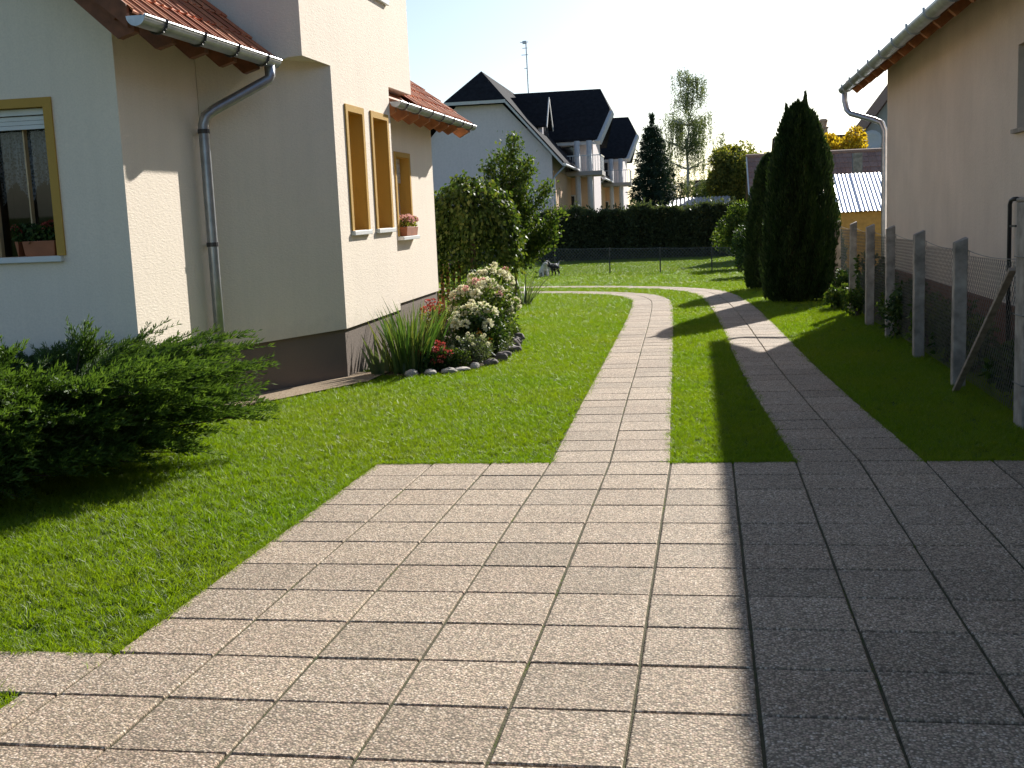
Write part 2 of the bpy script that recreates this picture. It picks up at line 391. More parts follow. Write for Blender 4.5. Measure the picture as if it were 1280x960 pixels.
# ---- grass: tufts of blades scattered over the lawn, one uncountable mass
tcol = bpy.data.collections.new('grass_tufts')
for q in range(7):
    n = 16; r0 = np.sqrt(rng.random(n))*.038; a0 = rng.random(n)*6.283
    P = np.stack([r0*np.cos(a0), r0*np.sin(a0), np.zeros(n)-.012], 1)
    D = np.stack([rng.normal(0, .45, n), rng.normal(0, .45, n), np.ones(n)], 1)
    bend = np.stack([rng.normal(0, .35, n), rng.normal(0, .35, n), -rng.random(n)*.3], 1)
    me = blade_mesh('tuft', P, D, bend, rng.uniform(.03, .062, n), rng.uniform(.0032, .0055, n), GRASS, np.clip(rng.beta(2, 2.2, n), 0, 1), 2)
    tcol.objects.link(bpy.data.objects.new('tuft', me))
pts = []; scs = []
def scatter(x0, x1, y0, y1, dens, s0, s1):
    n = int((x1-x0)*(y1-y0)*dens); x = rng.uniform(x0, x1, n); y = rng.uniform(y0, y1, n)
    k = ~paved(x, y, -.012) & ~inpoly(x, y, HOUSE) & ~inpoly(x, y, BED)
    # only what the photo can see (plus a margin)
    dx = x-CAM.x; dy = y-CAM.y; d = dx*fw.x+dy*fw.y; l = dx*rt.x+dy*rt.y
    k &= (d > 1.0) & (np.abs(l) < d*.47+.9)
    x, y = x[k], y[k]; pts.append(np.stack([x, y, np.full(len(x), -.016)], 1)); scs.append(rng.uniform(s0, s1, len(x)))
scatter(-4.8, 2.6, -1.2, 6.0, 950, .75, 1.15)
scatter(-5.2, 3.2, 6.0, 10.0, 700, .8, 1.25)
scatter(-6.0, 3.2, 10.0, 17.0, 380, 1.0, 1.5)
scatter(-8.0, 3.6, 17.0, 28.0, 150, 1.3, 2.0)
scatter(-12., 5.0, 28.0, 55.0, 50, 1.9, 2.9)
for k in range(70):
    cx_, cy_ = rng.uniform(-4.2, -2.1), rng.uniform(.5, 9.0); m = rng.integers(4, 12); xx = rng.normal(cx_, .05, m); yy = rng.normal(cy_, .05, m); kk = ~paved(xx, yy, .03) & ~inpoly(xx, yy, HOUSE) & ~inpoly(xx, yy, BED)
    pts.append(np.stack([xx[kk], yy[kk], np.full(kk.sum(), -.014)], 1)); scs.append(rng.uniform(1.1, 1.6, kk.sum()))
# ragged fringe along the paving edges and weeds in joints
def fringe(xs, ys, s0, s1): pts.append(np.stack([xs, ys, np.full(len(xs), -.014)], 1)); scs.append(rng.uniform(s0, s1, len(xs)))
n = 900; fringe(rng.normal(-2.015, .012, n), rng.uniform(.42, 4.0, n), .5, 1.0)
n = 420; fringe(rng.uniform(-2.0, -.8, n), rng.normal(4.012, .012, n), .5, 1.1)
for k in range(46):
    y0 = rng.uniform(.4, 4.0); m = rng.integers(2, 6); fringe(rng.normal(-2.0, .008, m), rng.normal(y0, .05, m), .6, 1.0)
for k in range(40):
    x0 = rng.choice([rng.uniform(-2, -.8), rng.uniform(0, .8), rng.uniform(1.6, 2.4)]); m = rng.integers(3, 8); fringe(rng.normal(x0, .04, m), rng.normal(4.0, .008, m), .6, 1.0)
for k in range(24):
    x0 = rng.uniform(-3.2, -2.0); m = rng.integers(3, 8); fringe(rng.normal(x0, .04, m), rng.normal(.395, .012, m), .7, 1.2)
n = 330; fringe(rng.uniform(0, .8, n), rng.normal(4.012, .012, n), .5, 1.1)
n = 320; fringe(rng.uniform(1.6, 2.42, n), rng.normal(4.012, .012, n), .5, 1.1)
n = 260; fringe(rng.uniform(-4.4, -2.0, n), rng.normal(.425, .012, n), .5, 1.0)
for k in range(26):
    jx = rnd.choice(range(-4, 6))*SL; y0 = rnd.uniform(-.8, 3.9); L_ = rnd.uniform(.04, .3); m = int(L_*120)+3
    fringe(rng.normal(jx, .004, m), y0+rng.random(m)*L_, .12, .3)
for Sx in (SA, SB):
    for k in range(34):
        q = rnd.randrange(0, int(len(Sx)*.6)); m = 7; fringe(np.array([Sx[min(q+2*i, len(Sx)-1)].x for i in range(m)])+rng.normal(0, .004, m), np.array([Sx[min(q+2*i, len(Sx)-1)].y for i in range(m)]), .12, .3)
P_ = np.concatenate(pts); S_ = np.concatenate(scs)
me = bpy.data.meshes.new('grass'); me.vertices.add(len(P_)); me.vertices.foreach_set('co', P_.astype(np.float32).ravel())
ra = me.attributes.new('rot', 'FLOAT_VECTOR', 'POINT'); rr = np.zeros((len(P_), 3), np.float32); rr[:, 2] = rng.random(len(P_))*6.283; rr[:, :2] = rng.normal(0, .12, (len(P_), 2)); ra.data.foreach_set('vector', rr.ravel())
sa = me.attributes.new('scl', 'FLOAT_VECTOR', 'POINT'); ss = np.stack([S_, S_, S_*np.minimum(1.0, 1.3/np.maximum(S_, .6)**.8)], 1).astype(np.float32); sa.data.foreach_set('vector', ss.ravel())
go = bpy.data.objects.new('grass', me); COL.objects.link(go); tag(go, 'short bright green mown grass of the lawn', 'grass', kind='stuff')
ng = bpy.data.node_groups.new('scatter', 'GeometryNodeTree')
ng.interface.new_socket('Geometry', in_out='INPUT', socket_type='NodeSocketGeometry'); ng.interface.new_socket('Geometry', in_out='OUTPUT', socket_type='NodeSocketGeometry')
gi = ng.nodes.new('NodeGroupInput'); gout = ng.nodes.new('NodeGroupOutput'); ip = ng.nodes.new('GeometryNodeInstanceOnPoints'); ci = ng.nodes.new('GeometryNodeCollectionInfo')
ci.inputs['Collection'].default_value = tcol; ci.inputs['Separate Children'].default_value = True; ci.inputs['Reset Children'].default_value = True
na = ng.nodes.new('GeometryNodeInputNamedAttribute'); na.data_type = 'FLOAT_VECTOR'; na.inputs[0].default_value = 'rot'
nb = ng.nodes.new('GeometryNodeInputNamedAttribute'); nb.data_type = 'FLOAT_VECTOR'; nb.inputs[0].default_value = 'scl'
ip.inputs['Pick Instance'].default_value = True
ng.links.new(gi.outputs[0], ip.inputs['Points']); ng.links.new(ci.outputs[0], ip.inputs['Instance']); ng.links.new(na.outputs[0], ip.inputs['Rotation']); ng.links.new(nb.outputs[0], ip.inputs['Scale']); ng.links.new(ip.outputs[0], gout.inputs[0])
gm = go.modifiers.new('scatter', 'NODES'); gm.node_group = ng

# ------------------------------------------------------------------ left house
TILT = .0185
house = thing('house', 'cream stucco house with red tiled roofs, ochre window surrounds and a jutting upper storey', 'house', (0, 8, 0), rot=(TILT, 0, 0))
def cells(b, axis, c, us, vs, inside, depth, dirn):
    """wall face on plane axis=c made of grid cells, with reveals of given depth at holes"""
    us, vs = sorted(us), sorted(vs)
    def P(u, v, w=0): return (c+dirn*w, u, v) if axis == 'x' else (u, c+dirn*w, v)
    for i in range(len(us)-1):
        for j in range(len(vs)-1):
            if inside((us[i]+us[i+1])/2, (vs[j]+vs[j+1])/2):
                b.quad(P(us[i], vs[j]), P(us[i+1], vs[j]), P(us[i+1], vs[j+1]), P(us[i], vs[j+1]))
def reveal(b, axis, c, u0, u1, v0, v1, depth, dirn):
    def P(u, v, w=0): return (c+dirn*w, u, v) if axis == 'x' else (u, c+dirn*w, v)
    for (a, d) in (((u0, v0), (u1, v0)), ((u1, v0), (u1, v1)), ((u1, v1), (u0, v1)), ((u0, v1), (u0, v0))):
        b.quad(P(*a), P(*d), P(*d, depth), P(*a, depth))
def frame_ring(b, axis, c, u0, u1, v0, v1, w, proud, dirn):
    """flat painted surround: ring of four butted bars standing proud of the wall"""
    a, d = sorted((c-dirn*proud, c+dirn*.004))
    def bx(p, q, r_, s_):
        if axis == 'x': b.box(a, d, p, q, r_, s_)
        else: b.box(p, q, a, d, r_, s_)
    bx(u0-w, u0, v0, v1+w); bx(u1, u1+w, v0, v1+w); bx(u0, u1, v1, v1+w)
# ---- wall A (gable, faces the camera)
XB, YA = -4.45, 5.5
EVX, EVZ, SLOPE = -3.99, 3.355, .88
WA = (-5.75, -5.105, 1.535, 2.755)       # window opening in wall A (x0,x1,z0,z1)
b = B()
us = [-9.4, WA[0], WA[1], XB]; vs = [.55, WA[2], WA[3], 3.2]
cells(b, 'y', YA, us, vs, lambda u, v: not (WA[0] < u < WA[1] and WA[2] < v < WA[3]), .2, 1)
zt = lambda x: EVZ-.16+SLOPE*(EVX-x)
RX = -6.95
b.quad((-9.4, YA, 3.2), (XB, YA, 3.2), (XB, YA, zt(XB)), (RX, YA, zt(RX)), (-9.4, YA, zt(2*RX+9.4)))
# wall B (faces the drive) and C (splayed) and the rest
b.quad((XB, YA, .55), (XB, 7.05, .55), (XB, 7.05, zt(XB)), (XB, YA, zt(XB)))
house_w = b.build('wall', STUCCO, house)
rb = B(); reveal(rb, 'y', YA, *WA, .16, 1)
CA, CB = Vector((XB, 7.05, 0)), Vector((-3.70, 8.82, 0))
ZS = 3.37
Pc = [(-3.70, 7.93, ZS), (-3.85, 7.93, 3.36), (-4.00, 7.93, 3.31), (-4.10, 7.72, 3.23), (-4.22, 7.44, 3.07), (-4.32, 7.26, 2.89), (-4.40, 7.14, 2.66), (-4.45, 7.06, 2.38)]
Qf = [(0.0, 3.38), (.2, 3.38), (.40, 3.36), (.56, 3.29), (.70, 3.17), (.81, 3.02), (.91, 2.80), (.995, 2.38)]
Qc = [(CB+(CA-CB)*t+Vector((0, 0, z))) for t, z in Qf]
b = B()
b.quad((CA.x, CA.y, .53), (CB.x, CB.y, .53), *[tuple(q) for q in Qc], (CA.x, CA.y, 2.3))
b.build('splayed_wall', STUCCO, house)
b = B()
for k in range(len(Pc)-1): b.quad(Pc[k], Qc[k], Qc[k+1], Pc[k+1])
zf = lambda p: EVZ-.05+SLOPE*(EVX-p[0])
for k in range(2, len(Pc)-1): b.quad(Pc[k], Pc[k+1], (Pc[k+1][0], Pc[k+1][1], zf(Pc[k+1])), (Pc[k][0], Pc[k][1], zf(Pc[k])))
b.build('arched_soffit', STUCCO, house, smooth=False)
# wall D with the upper storey on the same plane
XD = -3.70; YD1 = 11.15; YU0, YU1 = 7.93, 12.31; ZT = 6.3
w1 = (9.30, 9.86, 1.60, 2.93); w2 = (10.30, 10.93, 1.60, 2.93); w3 = (9.9, 11.2, 4.43, 5.6)
holes = (w1, w2, w3)
us = [YU0, 8.82, YD1, YU1]+[x for w in holes for x in w[:2]]; vs = [.53, ZS, ZT]+[x for w in holes for x in w[2:]]
def inD(u, v):
    if v < ZS and not (8.82 < u < YD1): return False
    return not any(w[0] < u < w[1] and w[2] < v < w[3] for w in holes)
b = B(); cells(b, 'x', XD, us, vs, inD, .2, -1)
b.quad(Pc[0], Pc[1], Pc[2], (-4.0, YU0, 3.30), (-9, YU0, 3.30), (-9, YU0, ZT), (XD, YU0, ZT))
b.quad((XD, YU1, ZS), (-9, YU1, ZS), (-9, YU1, ZT), (XD, YU1, ZT)); b.quad((-9, YU0, ZS), (-9, YU1, ZS), (-9, YU1, ZT), (-9, YU0, ZT))
b.quad((XD, YD1, ZS), (XD, YU1, ZS), (-9, YU1, ZS), (-9, YD1, ZS))
b.quad((XD, YD1, .5), (-4.3, YD1, .5), (-4.3, YD1, ZS), (XD, YD1, ZS))
b.build('upper_storey_wall', STUCCO, house)
for w in (w1, w2, w3):
    win = B(); reveal(win, 'x', XD, *w, .2, -1)
    if w is not w3: frame_ring(win, 'x', XD, *w, .075, .018, -1)
    o = win.build('window', OCHRE, house)
    s_ = B(); s_.box(XD-.19, XD+.045, w[0]-.075, w[1]+.06, w[2]-.055, w[2]-.003); s_.build('sill', WHITE, o, bevel=.006)
    f_ = B()
    for (p, q, r_, s2) in ((w[0], w[0]+.06, w[2], w[3]), (w[1]-.06, w[1], w[2], w[3]), (w[0]+.06, w[1]-.06, w[2], w[2]+.06), (w[0]+.06, w[1]-.06, w[3]-.06, w[3])): f_.box(XD-.23, XD-.17, p, q, r_, s2)
    f_.build('frame', WHITE, o); g_ = B(); g_.box(XD-.21, XD-.195, w[0]+.06, w[1]-.06, w[2]+.06, w[3]-.06); g_.build('pane', GLASS, o)
# wall E (rear wing)
XE, YE0, YE1 = -4.1, 11.15, 15.08
wE = (12.78, 13.52, 1.45, 2.58)
b = B(); cells(b, 'x', XE, [YE0, YE1, wE[0], wE[1]], [.50, 3.5, wE[2], wE[3]], lambda u, v: not (wE[0] < u < wE[1] and wE[2] < v < wE[3]), .2, -1)
b.quad((XE, YE1, .5), (-9.4, YE1, .5), (-9.4, YE1, 3.5), (-6.7, YE1, 5.2), (XE, YE1, 3.5)); b.build('rear_wing_wall', STUCCO, house)
win = B(); reveal(win, 'x', XE, *wE, .2, -1); frame_ring(win, 'x', XE, *wE, .07, .016, -1); o = win.build('window', OCHRE, house)
s_ = B(); s_.box(XE-.19, XE+.10, wE[0]-.10, wE[1]+.10, wE[2]-.055, wE[2]-.003); s_.build('sill', WHITE, o, bevel=.006)
s_ = B()
for k in range(5): s_.box(XE-.15, XE-.13, wE[0]+.005, wE[1]-.005, wE[3]-.36+k*.072, wE[3]-.36+k*.072+.068)
s_.build('roller_shutter', WHITE, o)
f_ = B()
for (p, q, r_, s2) in ((wE[0]+.002, wE[0]+.065, wE[2], wE[3]), (wE[1]-.065, wE[1]-.002, wE[2], wE[3]), (wE[0]+.34, wE[0]+.42, wE[2], wE[3])): f_.box(XE-.23, XE-.16, p, q, r_, s2)
f_.build('frame', WHITE, o); g_ = B(); g_.box(XE-.21, XE-.195, wE[0]+.065, wE[1]-.065, wE[2], wE[3]); g_.build('pane', GLASS, o)
# window A
o = rb.build('window', OCHRE, house); fr = B(); frame_ring(fr, 'y', YA, *WA, .075, .018, 1); fr.build('surround', OCHRE, o)
s_ = B(); s_.box(WA[0]-.07, WA[1]+.05, YA-.05, YA+.15, WA[2]-.05, WA[2]-.003); s_.build('sill', WHITE, o, bevel=.006)
s_ = B(); s_.box(WA[0]+.01, WA[1]-.01, YA+.05, YA+.14, WA[3]-.055, WA[3]-.004)
for k in range(3): s_.box(WA[0]+.012, WA[1]-.012, YA+.075, YA+.09, WA[3]-.06-.036*(k+1), WA[3]-.06-.036*k-.003)
s_.build('roller_shutter', WHITE, o)
f_ = B()
xm = WA[1]-.285
for (p, q, r_, s2) in ((WA[0], WA[0]+.05, WA[2], WA[3]), (WA[1]-.012, WA[1]-.001, WA[2], WA[3]), (xm-.006, xm+.006, WA[2]+.05, WA[3])): f_.box(p, q, YA+.12, YA+.17, r_, s2)
f_.build('frame', mat_plain('pale_wood', (.62, .45, .25), .5), o)
def clear_glass():
    m = NT('clear_pane'); tr = m.n('ShaderNodeBsdfTransparent'); gl = m.n('ShaderNodeBsdfGlossy'); gl.inputs['Roughness'].default_value = .02; fz = m.n('ShaderNodeFresnel'); fz.inputs['IOR'].default_value = 1.5
    tr.inputs['Color'].default_value = (.8, .82, .84, 1); mx = m.n('ShaderNodeMixShader'); m.l(fz.outputs[0], mx.inputs[0]); m.l(tr.outputs[0], mx.inputs[1]); m.l(gl.outputs[0], mx.inputs[2]); m.l(mx.outputs[0], m.out.inputs['Surface']); return m.m
g_ = B(); g_.quad((WA[0]+.05, YA+.17, WA[2]), (WA[1]-.012, YA+.17, WA[2]), (WA[1]-.012, YA+.17, WA[3]), (WA[0]+.05, YA+.17, WA[3])); g_.build('pane', clear_glass(), o)
g_ = B(); x0_, x1_, y1_, z0_, z1_ = WA[0]-.6, WA[1]+.5, YA+1.4, WA[2]-.7, WA[3]+.3
g_.quad((x0_, y1_, z0_), (x1_, y1_, z0_), (x1_, y1_, z1_), (x0_, y1_, z1_)); g_.quad((x0_, YA+.2, z0_), (x0_, y1_, z0_), (x0_, y1_, z1_), (x0_, YA+.2, z1_)); g_.quad((x1_, YA+.2, z0_), (x1_, y1_, z0_), (x1_, y1_, z1_), (x1_, YA+.2, z1_)); g_.quad((x0_, YA+.2, z1_), (x1_, YA+.2, z1_), (x1_, y1_, z1_), (x0_, y1_, z1_)); g_.quad((x0_, YA+.2, z0_), (x1_, YA+.2, z0_), (x1_, y1_, z0_), (x0_, y1_, z0_)); g_.build('room', mat_plain('dim_room', (.10, .085, .07), .9), o)
g_ = B(); n_ = 60
for i in range(n_+1):
    x = WA[0]+.03+(WA[1]-WA[0]-.04)*i/n_; yy = YA+.25+.018*math.sin(i*.9)+.008*math.sin(i*2.3); u_ = i/n_
    g_.v += [(x, yy, WA[3]+.05), (x, yy, WA[2]+.42+.20*abs(math.sin(u_*7.2))+.015*math.sin(i*1.9))]
for i in range(n_): g_.f.append((2*i, 2*i+2, 2*i+3, 2*i+1))
def lace():
    m = NT('lace'); tr = m.n('ShaderNodeBsdfTransparent'); m.base((.42, .42, .44)); m.set(.9); v = m.n('ShaderNodeTexVoronoi'); v.inputs['Scale'].default_value = 45; m.l(m.pos(), v.inputs['Vector'])
    f = m.ramp(v.outputs['Distance'], [(.3, (.75, .75, .75)), (.6, (.25, .25, .25))]); mx = m.n('ShaderNodeMixShader'); m.l(f, mx.inputs[0]); m.l(m.b.outputs[0], mx.inputs[1]); m.l(tr.outputs[0], mx.inputs[2]); m.l(mx.outputs[0], m.out.inputs['Surface']); return m.m
g_.build('curtain', lace(), o)
# plinth, slightly set back under the wall
b = B(); ins = .03
b.quad((XB-ins, 5.53, -.2), (XB-ins, 7.06, -.2), (XB-ins, 7.06, .55), (XB-ins, 5.53, .55)); b.quad((-9.4, YA+ins, -.2), (XB-ins, YA+ins, -.2), (XB-ins, YA+ins, .55), (-9.4, YA+ins, .55))
nC = Vector((CB.y-CA.y, -(CB.x-CA.x), 0)).normalized()*ins
a_, c_ = CA-nC, CB-nC; c_ = Vector((XD-ins, 8.85, 0))
b.quad((a_.x, a_.y, -.2), (c_.x, c_.y, -.2), (c_.x, c_.y, .53), (a_.x, a_.y, .53))
b.quad((XD-ins, 8.85, -.2), (XD-ins, YD1, -.2), (XD-ins, YD1, .53), (XD-ins, 8.85, .53)); b.quad((XD-ins, YD1, -.2), (XE-ins, YD1, -.2), (XE-ins, YD1, .53), (XD-ins, YD1, .53))
b.quad((XE-ins, YD1, -.2), (XE-ins, YE1, -.2), (XE-ins, YE1, .50), (XE-ins, YD1, .50)); b.quad((XE-ins, YE1-ins, -.2), (-9.4, YE1-ins, -.2), (-9.4, YE1-ins, .5), (XE-ins, YE1-ins, .5))
b.build('plinth', PLINTH, house)
b = B()                                        # underside lips so the wall reads thick; dark colour paints its shadow line
for (p, q, n_, z) in (((XB, YA), (XB, 7.05), (-1, 0), .55), ((CA.x, CA.y), (CB.x, CB.y), (-nC.x/ins, -nC.y/ins), .53), ((XD, 8.82), (XD, YD1), (-1, 0), .53), ((XE, YD1), (XE, YE1), (-1, 0), .50), ((-9.4, YA), (XB, YA), (0, 1), .55)):
    b.quad((*p, z), (*q, z), (q[0]+n_[0]*.05, q[1]+n_[1]*.05, z), (p[0]+n_[0]*.05, p[1]+n_[1]*.05, z))
b.build('shadow_line_lip', BRACKET, house)
# ---- tiled roofs
def tile_mesh(w, l, mat, name='tile'):
    """interlocking tile, u = along eave (x), v = upslope (y), z up; two soft rolls"""
    prof = [(0, .026), (.05, .030), (.11, .008), (.42, .006), (.50, .022), (.56, .022), (.62, .007), (.93, .006), (1.0, .018)]
    b = B(); n = len(prof)
    for v, dz in ((0, .0), (l, -.022)):
        for u, z in prof: b.v.append((u*w, v, z+dz))
    for u, z in prof: b.v.append((u*w, 0, z-.016))
    for i in range(n-1):
        b.f.append((i, i+1, n+i+1, n+i)); b.f.append((2*n+i, 2*n+i+1, i+1, i))
    return b.mesh(name, mat)
def lay_tiles(parent, me, org, u, v, nu, nv, w, l, exp, clip=None, holes=None):
    """org: eave corner; u,v unit vectors; tiles as children of parent (parent frame)"""
    u, v = Vector(u).normalized(), Vector(v).normalized(); nrm = u.cross(v); flip = nrm.z < 0
    if flip: nrm = -nrm
    off = OFF.get(parent.name, Vector((0, 0, 0)))
    for j in range(nv):
        for i in range(nu):
            c = Vector(org)+u*(i*w)+v*(j*exp)+nrm*.02
            if clip and not clip(c+u*w/2+v*exp*.5): continue
            uu = u
            if flip: c = c+u*w; uu = -u
            m = Matrix((uu, v, nrm)).transposed().to_4x4(); m.translation = c-off
            o = link('tile', me, parent); o.matrix_local = m @ Euler((rnd.gauss(0, .008), rnd.gauss(0, .008), rnd.gauss(0, .004))).to_matrix().to_4x4()
TL = tile_mesh(.30, .40, TILE)
sl = math.hypot(1, SLOPE); vA = Vector((-1, 0, SLOPE))
nA = Vector((SLOPE, 0, 1)).normalized()
def slope_slab(b, x0, z0, x1, z1, y0, y1, th=.10):
    n_ = Vector((-(z1-z0), 0, x1-x0)).normalized(); n_ = n_ if n_.z > 0 else -n_
    p = [Vector((x0, 0, z0)), Vector((x1, 0, z1))]; q = [a-n_*th for a in p]
    b.prism([(a.x, y0, a.z) for a in (p[0], p[1], q[1], q[0])], (0, y1-y0, 0))
b = B(); slope_slab(b, EVX-.02, EVZ, RX, EVZ+SLOPE*(EVX-.02-RX), 4.84, YU0-.01); slope_slab(b, 2*RX-EVX, EVZ, RX, EVZ+SLOPE*(EVX-.02-RX), 4.84, YU0-.01, .099)
roofA = b.build('roof', WOODR, house)
lay_tiles(roofA, TL, (EVX+.06, 4.80, EVZ-.045), (0, 1, 0), vA, 11, 13, .30, .40, .33, clip=lambda c: c.y < YU0+.02)
b = B()
for k in range(8):
    y0 = 4.80+k*.40; b.tube([(RX, y0, EVZ+SLOPE*(EVX-RX)+.03), (RX, min(y0+.45, YU0-.01), EVZ+SLOPE*(EVX-RX)+.01)], .11, 10)
b.build('ridge_tile', TILE, roofA, smooth=True)
for y in (4.88, 5.50, 6.12, 6.74, 7.30):
    b = B(); p0 = Vector((EVX+.05, y, EVZ-.155)); p1 = Vector((EVX-1.2, y, EVZ-.155+SLOPE*1.25)); b.prism([p0+Vector((0, 0, -.01)), p0+Vector((-.14, 0, -.05)), p1+Vector((-.05, 0, -.08)), p1+Vector((0, 0, .03)), p0+Vector((0, 0, .06))], (0, .085, 0))
    b.build('rafter', WOODR, house)
b = B(); b.prism([(EVX+.05, 4.78, EVZ-.15), (EVX+.05, 4.78, EVZ+.02), (RX, 4.78, EVZ+.03+SLOPE*(EVX-RX)), (RX, 4.78, EVZ-.19+SLOPE*(EVX-RX))], (0, .045, 0)); b.build('bargeboard', WOODR, house)
b = B(); b.prism([(EVX-.35, 4.83, EVZ-.13+SLOPE*.3), (EVX-.55, 4.83, EVZ-.22+SLOPE*.48), (RX, 4.83, EVZ-.36+SLOPE*(EVX-RX)), (RX, 4.83, EVZ-.13+SLOPE*(EVX-RX))], (0, .10, 0)); b.build('flying_rafter', WOODR, house)
def gutter(parent, x, z, y0, y1, r, mat, nb=4, bm=None):
    b = B(); b.tube([(x, y0, z), (x, y1, z)], r, 10, False, start=math.pi, sweep=math.pi) if False else None
    n = 12; vs = []
    for y in (y0, y1):
        for rr_ in (r, r-.006):
            for k in range(n+1):
                a = math.pi+math.pi*k/n; vs.append((x+rr_*math.cos(a), y, z+rr_*math.sin(a)))
    m = n+1; fs = []
    for k in range(n): fs += [(k, k+1, 2*m+k+1, 2*m+k), (m+k, 3*m+k, 3*m+k+1, m+k+1)]
    fs += [(0, 2*m, 3*m, m), (n, m+n, 3*m+n, 2*m+n)]
    fs += [tuple(range(m)), tuple(range(2*m, 3*m))[::-1]]
    b.add(vs, fs); b.tube([(x+r, y0, z), (x+r, y1, z)], .011, 6)
    g = b.build('gutter', mat, parent, smooth=False)
    for k in range(nb):
        y = y0+(k+.5)*(y1-y0)/nb; b = B(); pth = [(x+(r+.004)*math.cos(math.pi*(1+t/10)), y, z+(r+.004)*math.sin(math.pi*(1+t/10))) for t in range(11)]
        pth = [(x-r-.004, y, z+.03)]+pth+[(x+r+.012, y, z+.02)]
        for p, q in zip(pth[:-1], pth[1:]): b.obox(p, q, .028, .006, (0, 1, 0))
        b.build('gutter_bracket', bm or BRACKET, g)
    return g
GX, GZ = -3.865, 3.285
gutter(house, GX, GZ, 4.76, 7.58, .075, ZINC, 4)
b = B(); b.tube([(GX, 7.44, 3.23), (GX, 7.44, 3.13), (GX-.015, 7.42, 3.09), (-4.27, 7.00, 2.80), (-4.34, 6.95, 2.74), (-4.36, 6.93, 2.66), (-4.36, 6.93, 1.3), (-4.36, 6.93, -.03)], .050, 12)
dp = b.build('downpipe', ZINC, house, smooth=True)
for z in (2.60, 1.55):
    b = B(); b.tube([(-4.36, 6.93, z-.02), (-4.36, 6.93, z+.02)], .056, 12); b.obox((-4.36, 6.93, z), (-4.44, 7.02, z), .02, .02); b.build('pipe_clamp', BRACKET, dp)
# rear wing roof
EX, EZ, S2 = -3.705, 3.235, .76
RX2 = -6.6
b = B(); slope_slab(b, EX, EZ, RX2, EZ+S2*(EX-RX2), 11.17, 16.06); slope_slab(b, 2*RX2-EX, EZ, RX2, EZ+S2*(EX-RX2), 12.32, 16.06, .099); roofE = b.build('roof', WOODT, house)
lay_tiles(roofE, TL, (EX+.05, 12.33, EZ-.02), (0, 1, 0), (-1, 0, S2), 13, 12, .30, .40, .33, clip=lambda c: not (c.y < 12.45 and c.x < XD-.02 and c.z > ZS+.05))
for y in [11.3+.62*k for k in range(7)]+[15.94]:
    b = B(); p0 = Vector((EX+.04, y, EZ-.15)); p1 = Vector((EX-.9, y, EZ-.15+S2*.94)); b.prism([p0+Vector((0, 0, -.01)), p0+Vector((-.15, 0, -.09)), p1+Vector((-.05, 0, -.13)), p1+Vector((0, 0, .03)), p0+Vector((0, 0, .06))], (0, .08, 0)); b.build('rafter', WOODT, house)
b = B(); b.prism([(EX+.05, 16.04, EZ-.16), (EX+.05, 16.04, EZ+.02), (RX2, 16.04, EZ+.03+S2*(EX-RX2)), (RX2, 16.04, EZ-.18+S2*(EX-RX2))], (0, .045, 0)); b.build('bargeboard', WOODT, house)
gutter(house, EX+.08, EZ-.05, 11.17, 16.16, .07, ZINC, 7)
# upper roof (out of the photograph's frame)
b = B(); slope_slab(b, -3.2, ZT-.05, -6.35, ZT+2.2, YU0-.5, YU1+.5, .14); slope_slab(b, -9.5, ZT-.05, -6.35, ZT+2.2, YU0-.5, YU1+.5, .139); b.build('upper_roof', TILE, house)
b = B(); b.quad((XD, YU0, ZT), (-9, YU0, ZT), (-6.35, YU0, ZT+2.0)); b.quad((XD, YU1, ZT), (-9, YU1, ZT), (-6.35, YU1, ZT+2.0)); b.build('upper_gable', STUCCO, house)

# ------------------------------------------------------------------ right house
RZ, RT = .0, .012
rh = thing('neighbour_house', 'weathered tan stucco house with zinc gutter rising beyond the concrete post fence', 'house', (0, 12, 0), rot=(RT, 0, RZ))
XR, YR0, YR1 = 3.42, -6.0, 18.15     # world-like coordinates, origin subtracted by OFF
GXR, GZR = 2.79, 3.79
SR = .78
b = B(); wr = (8.0, 9.35, 2.42, 3.26)
cells(b, 'x', XR, [YR0, YR1, wr[0], wr[1]], [.60, 4.28, wr[2], wr[3]], lambda u, v: not (wr[0] < u < wr[1] and wr[2] < v < wr[3]), .2, 1)
XR2 = 11.3; RXR = (XR+XR2)/2; zr = lambda x: GZR+.02+SR*(x-GXR)
b.quad((XR, YR1, .6), (XR2, YR1, .6), (XR2, YR1, zr(XR)), (RXR, YR1, zr(RXR)-.05), (XR, YR1, zr(XR)-.03)); b.quad((XR, YR0, .6), (XR2, YR0, .6), (XR2, YR0, zr(XR)), (RXR, YR0, zr(RXR)-.05), (XR, YR0, zr(XR)-.03)); b.quad((XR2, YR0, .6), (XR2, YR1, .6), (XR2, YR1, 4.15), (XR2, YR0, 4.15))
b.build('wall', STUCCO_R, rh)
b = B(); b.box(XR-.035, XR2, YR0, YR1+.035, -.3, .60); b.build('plinth', PLINTH_R, rh, bevel=.01)
win = B(); reveal(win, 'x', XR, *wr, .14, 1); o = win.build('window', STUCCO_R, rh)
s_ = B(); s_.box(XR-.05, XR+.13, wr[0]-.05, wr[1]+.05, wr[2]-.045, wr[2]-.003); s_.build('sill', CONC, o)
f_ = B()
for (p, q, r_, s2) in ((wr[0], wr[0]+.07, wr[2], wr[3]), (wr[1]-.07, wr[1], wr[2], wr[3]), (8.6, 8.67, wr[2], wr[3]), (wr[0]+.07, wr[1]-.07, wr[2], wr[2]+.07), (wr[0]+.07, wr[1]-.07, wr[3]-.07, wr[3])): f_.box(XR+.11, XR+.17, p, q, r_, s2)
f_.build('frame', WOODR, o); g_ = B(); g_.box(XR+.13, XR+.145, wr[0]+.07, wr[1]-.07, wr[2]+.07, wr[3]-.07); g_.build('pane', GLASS, o)
YG1 = 19.15
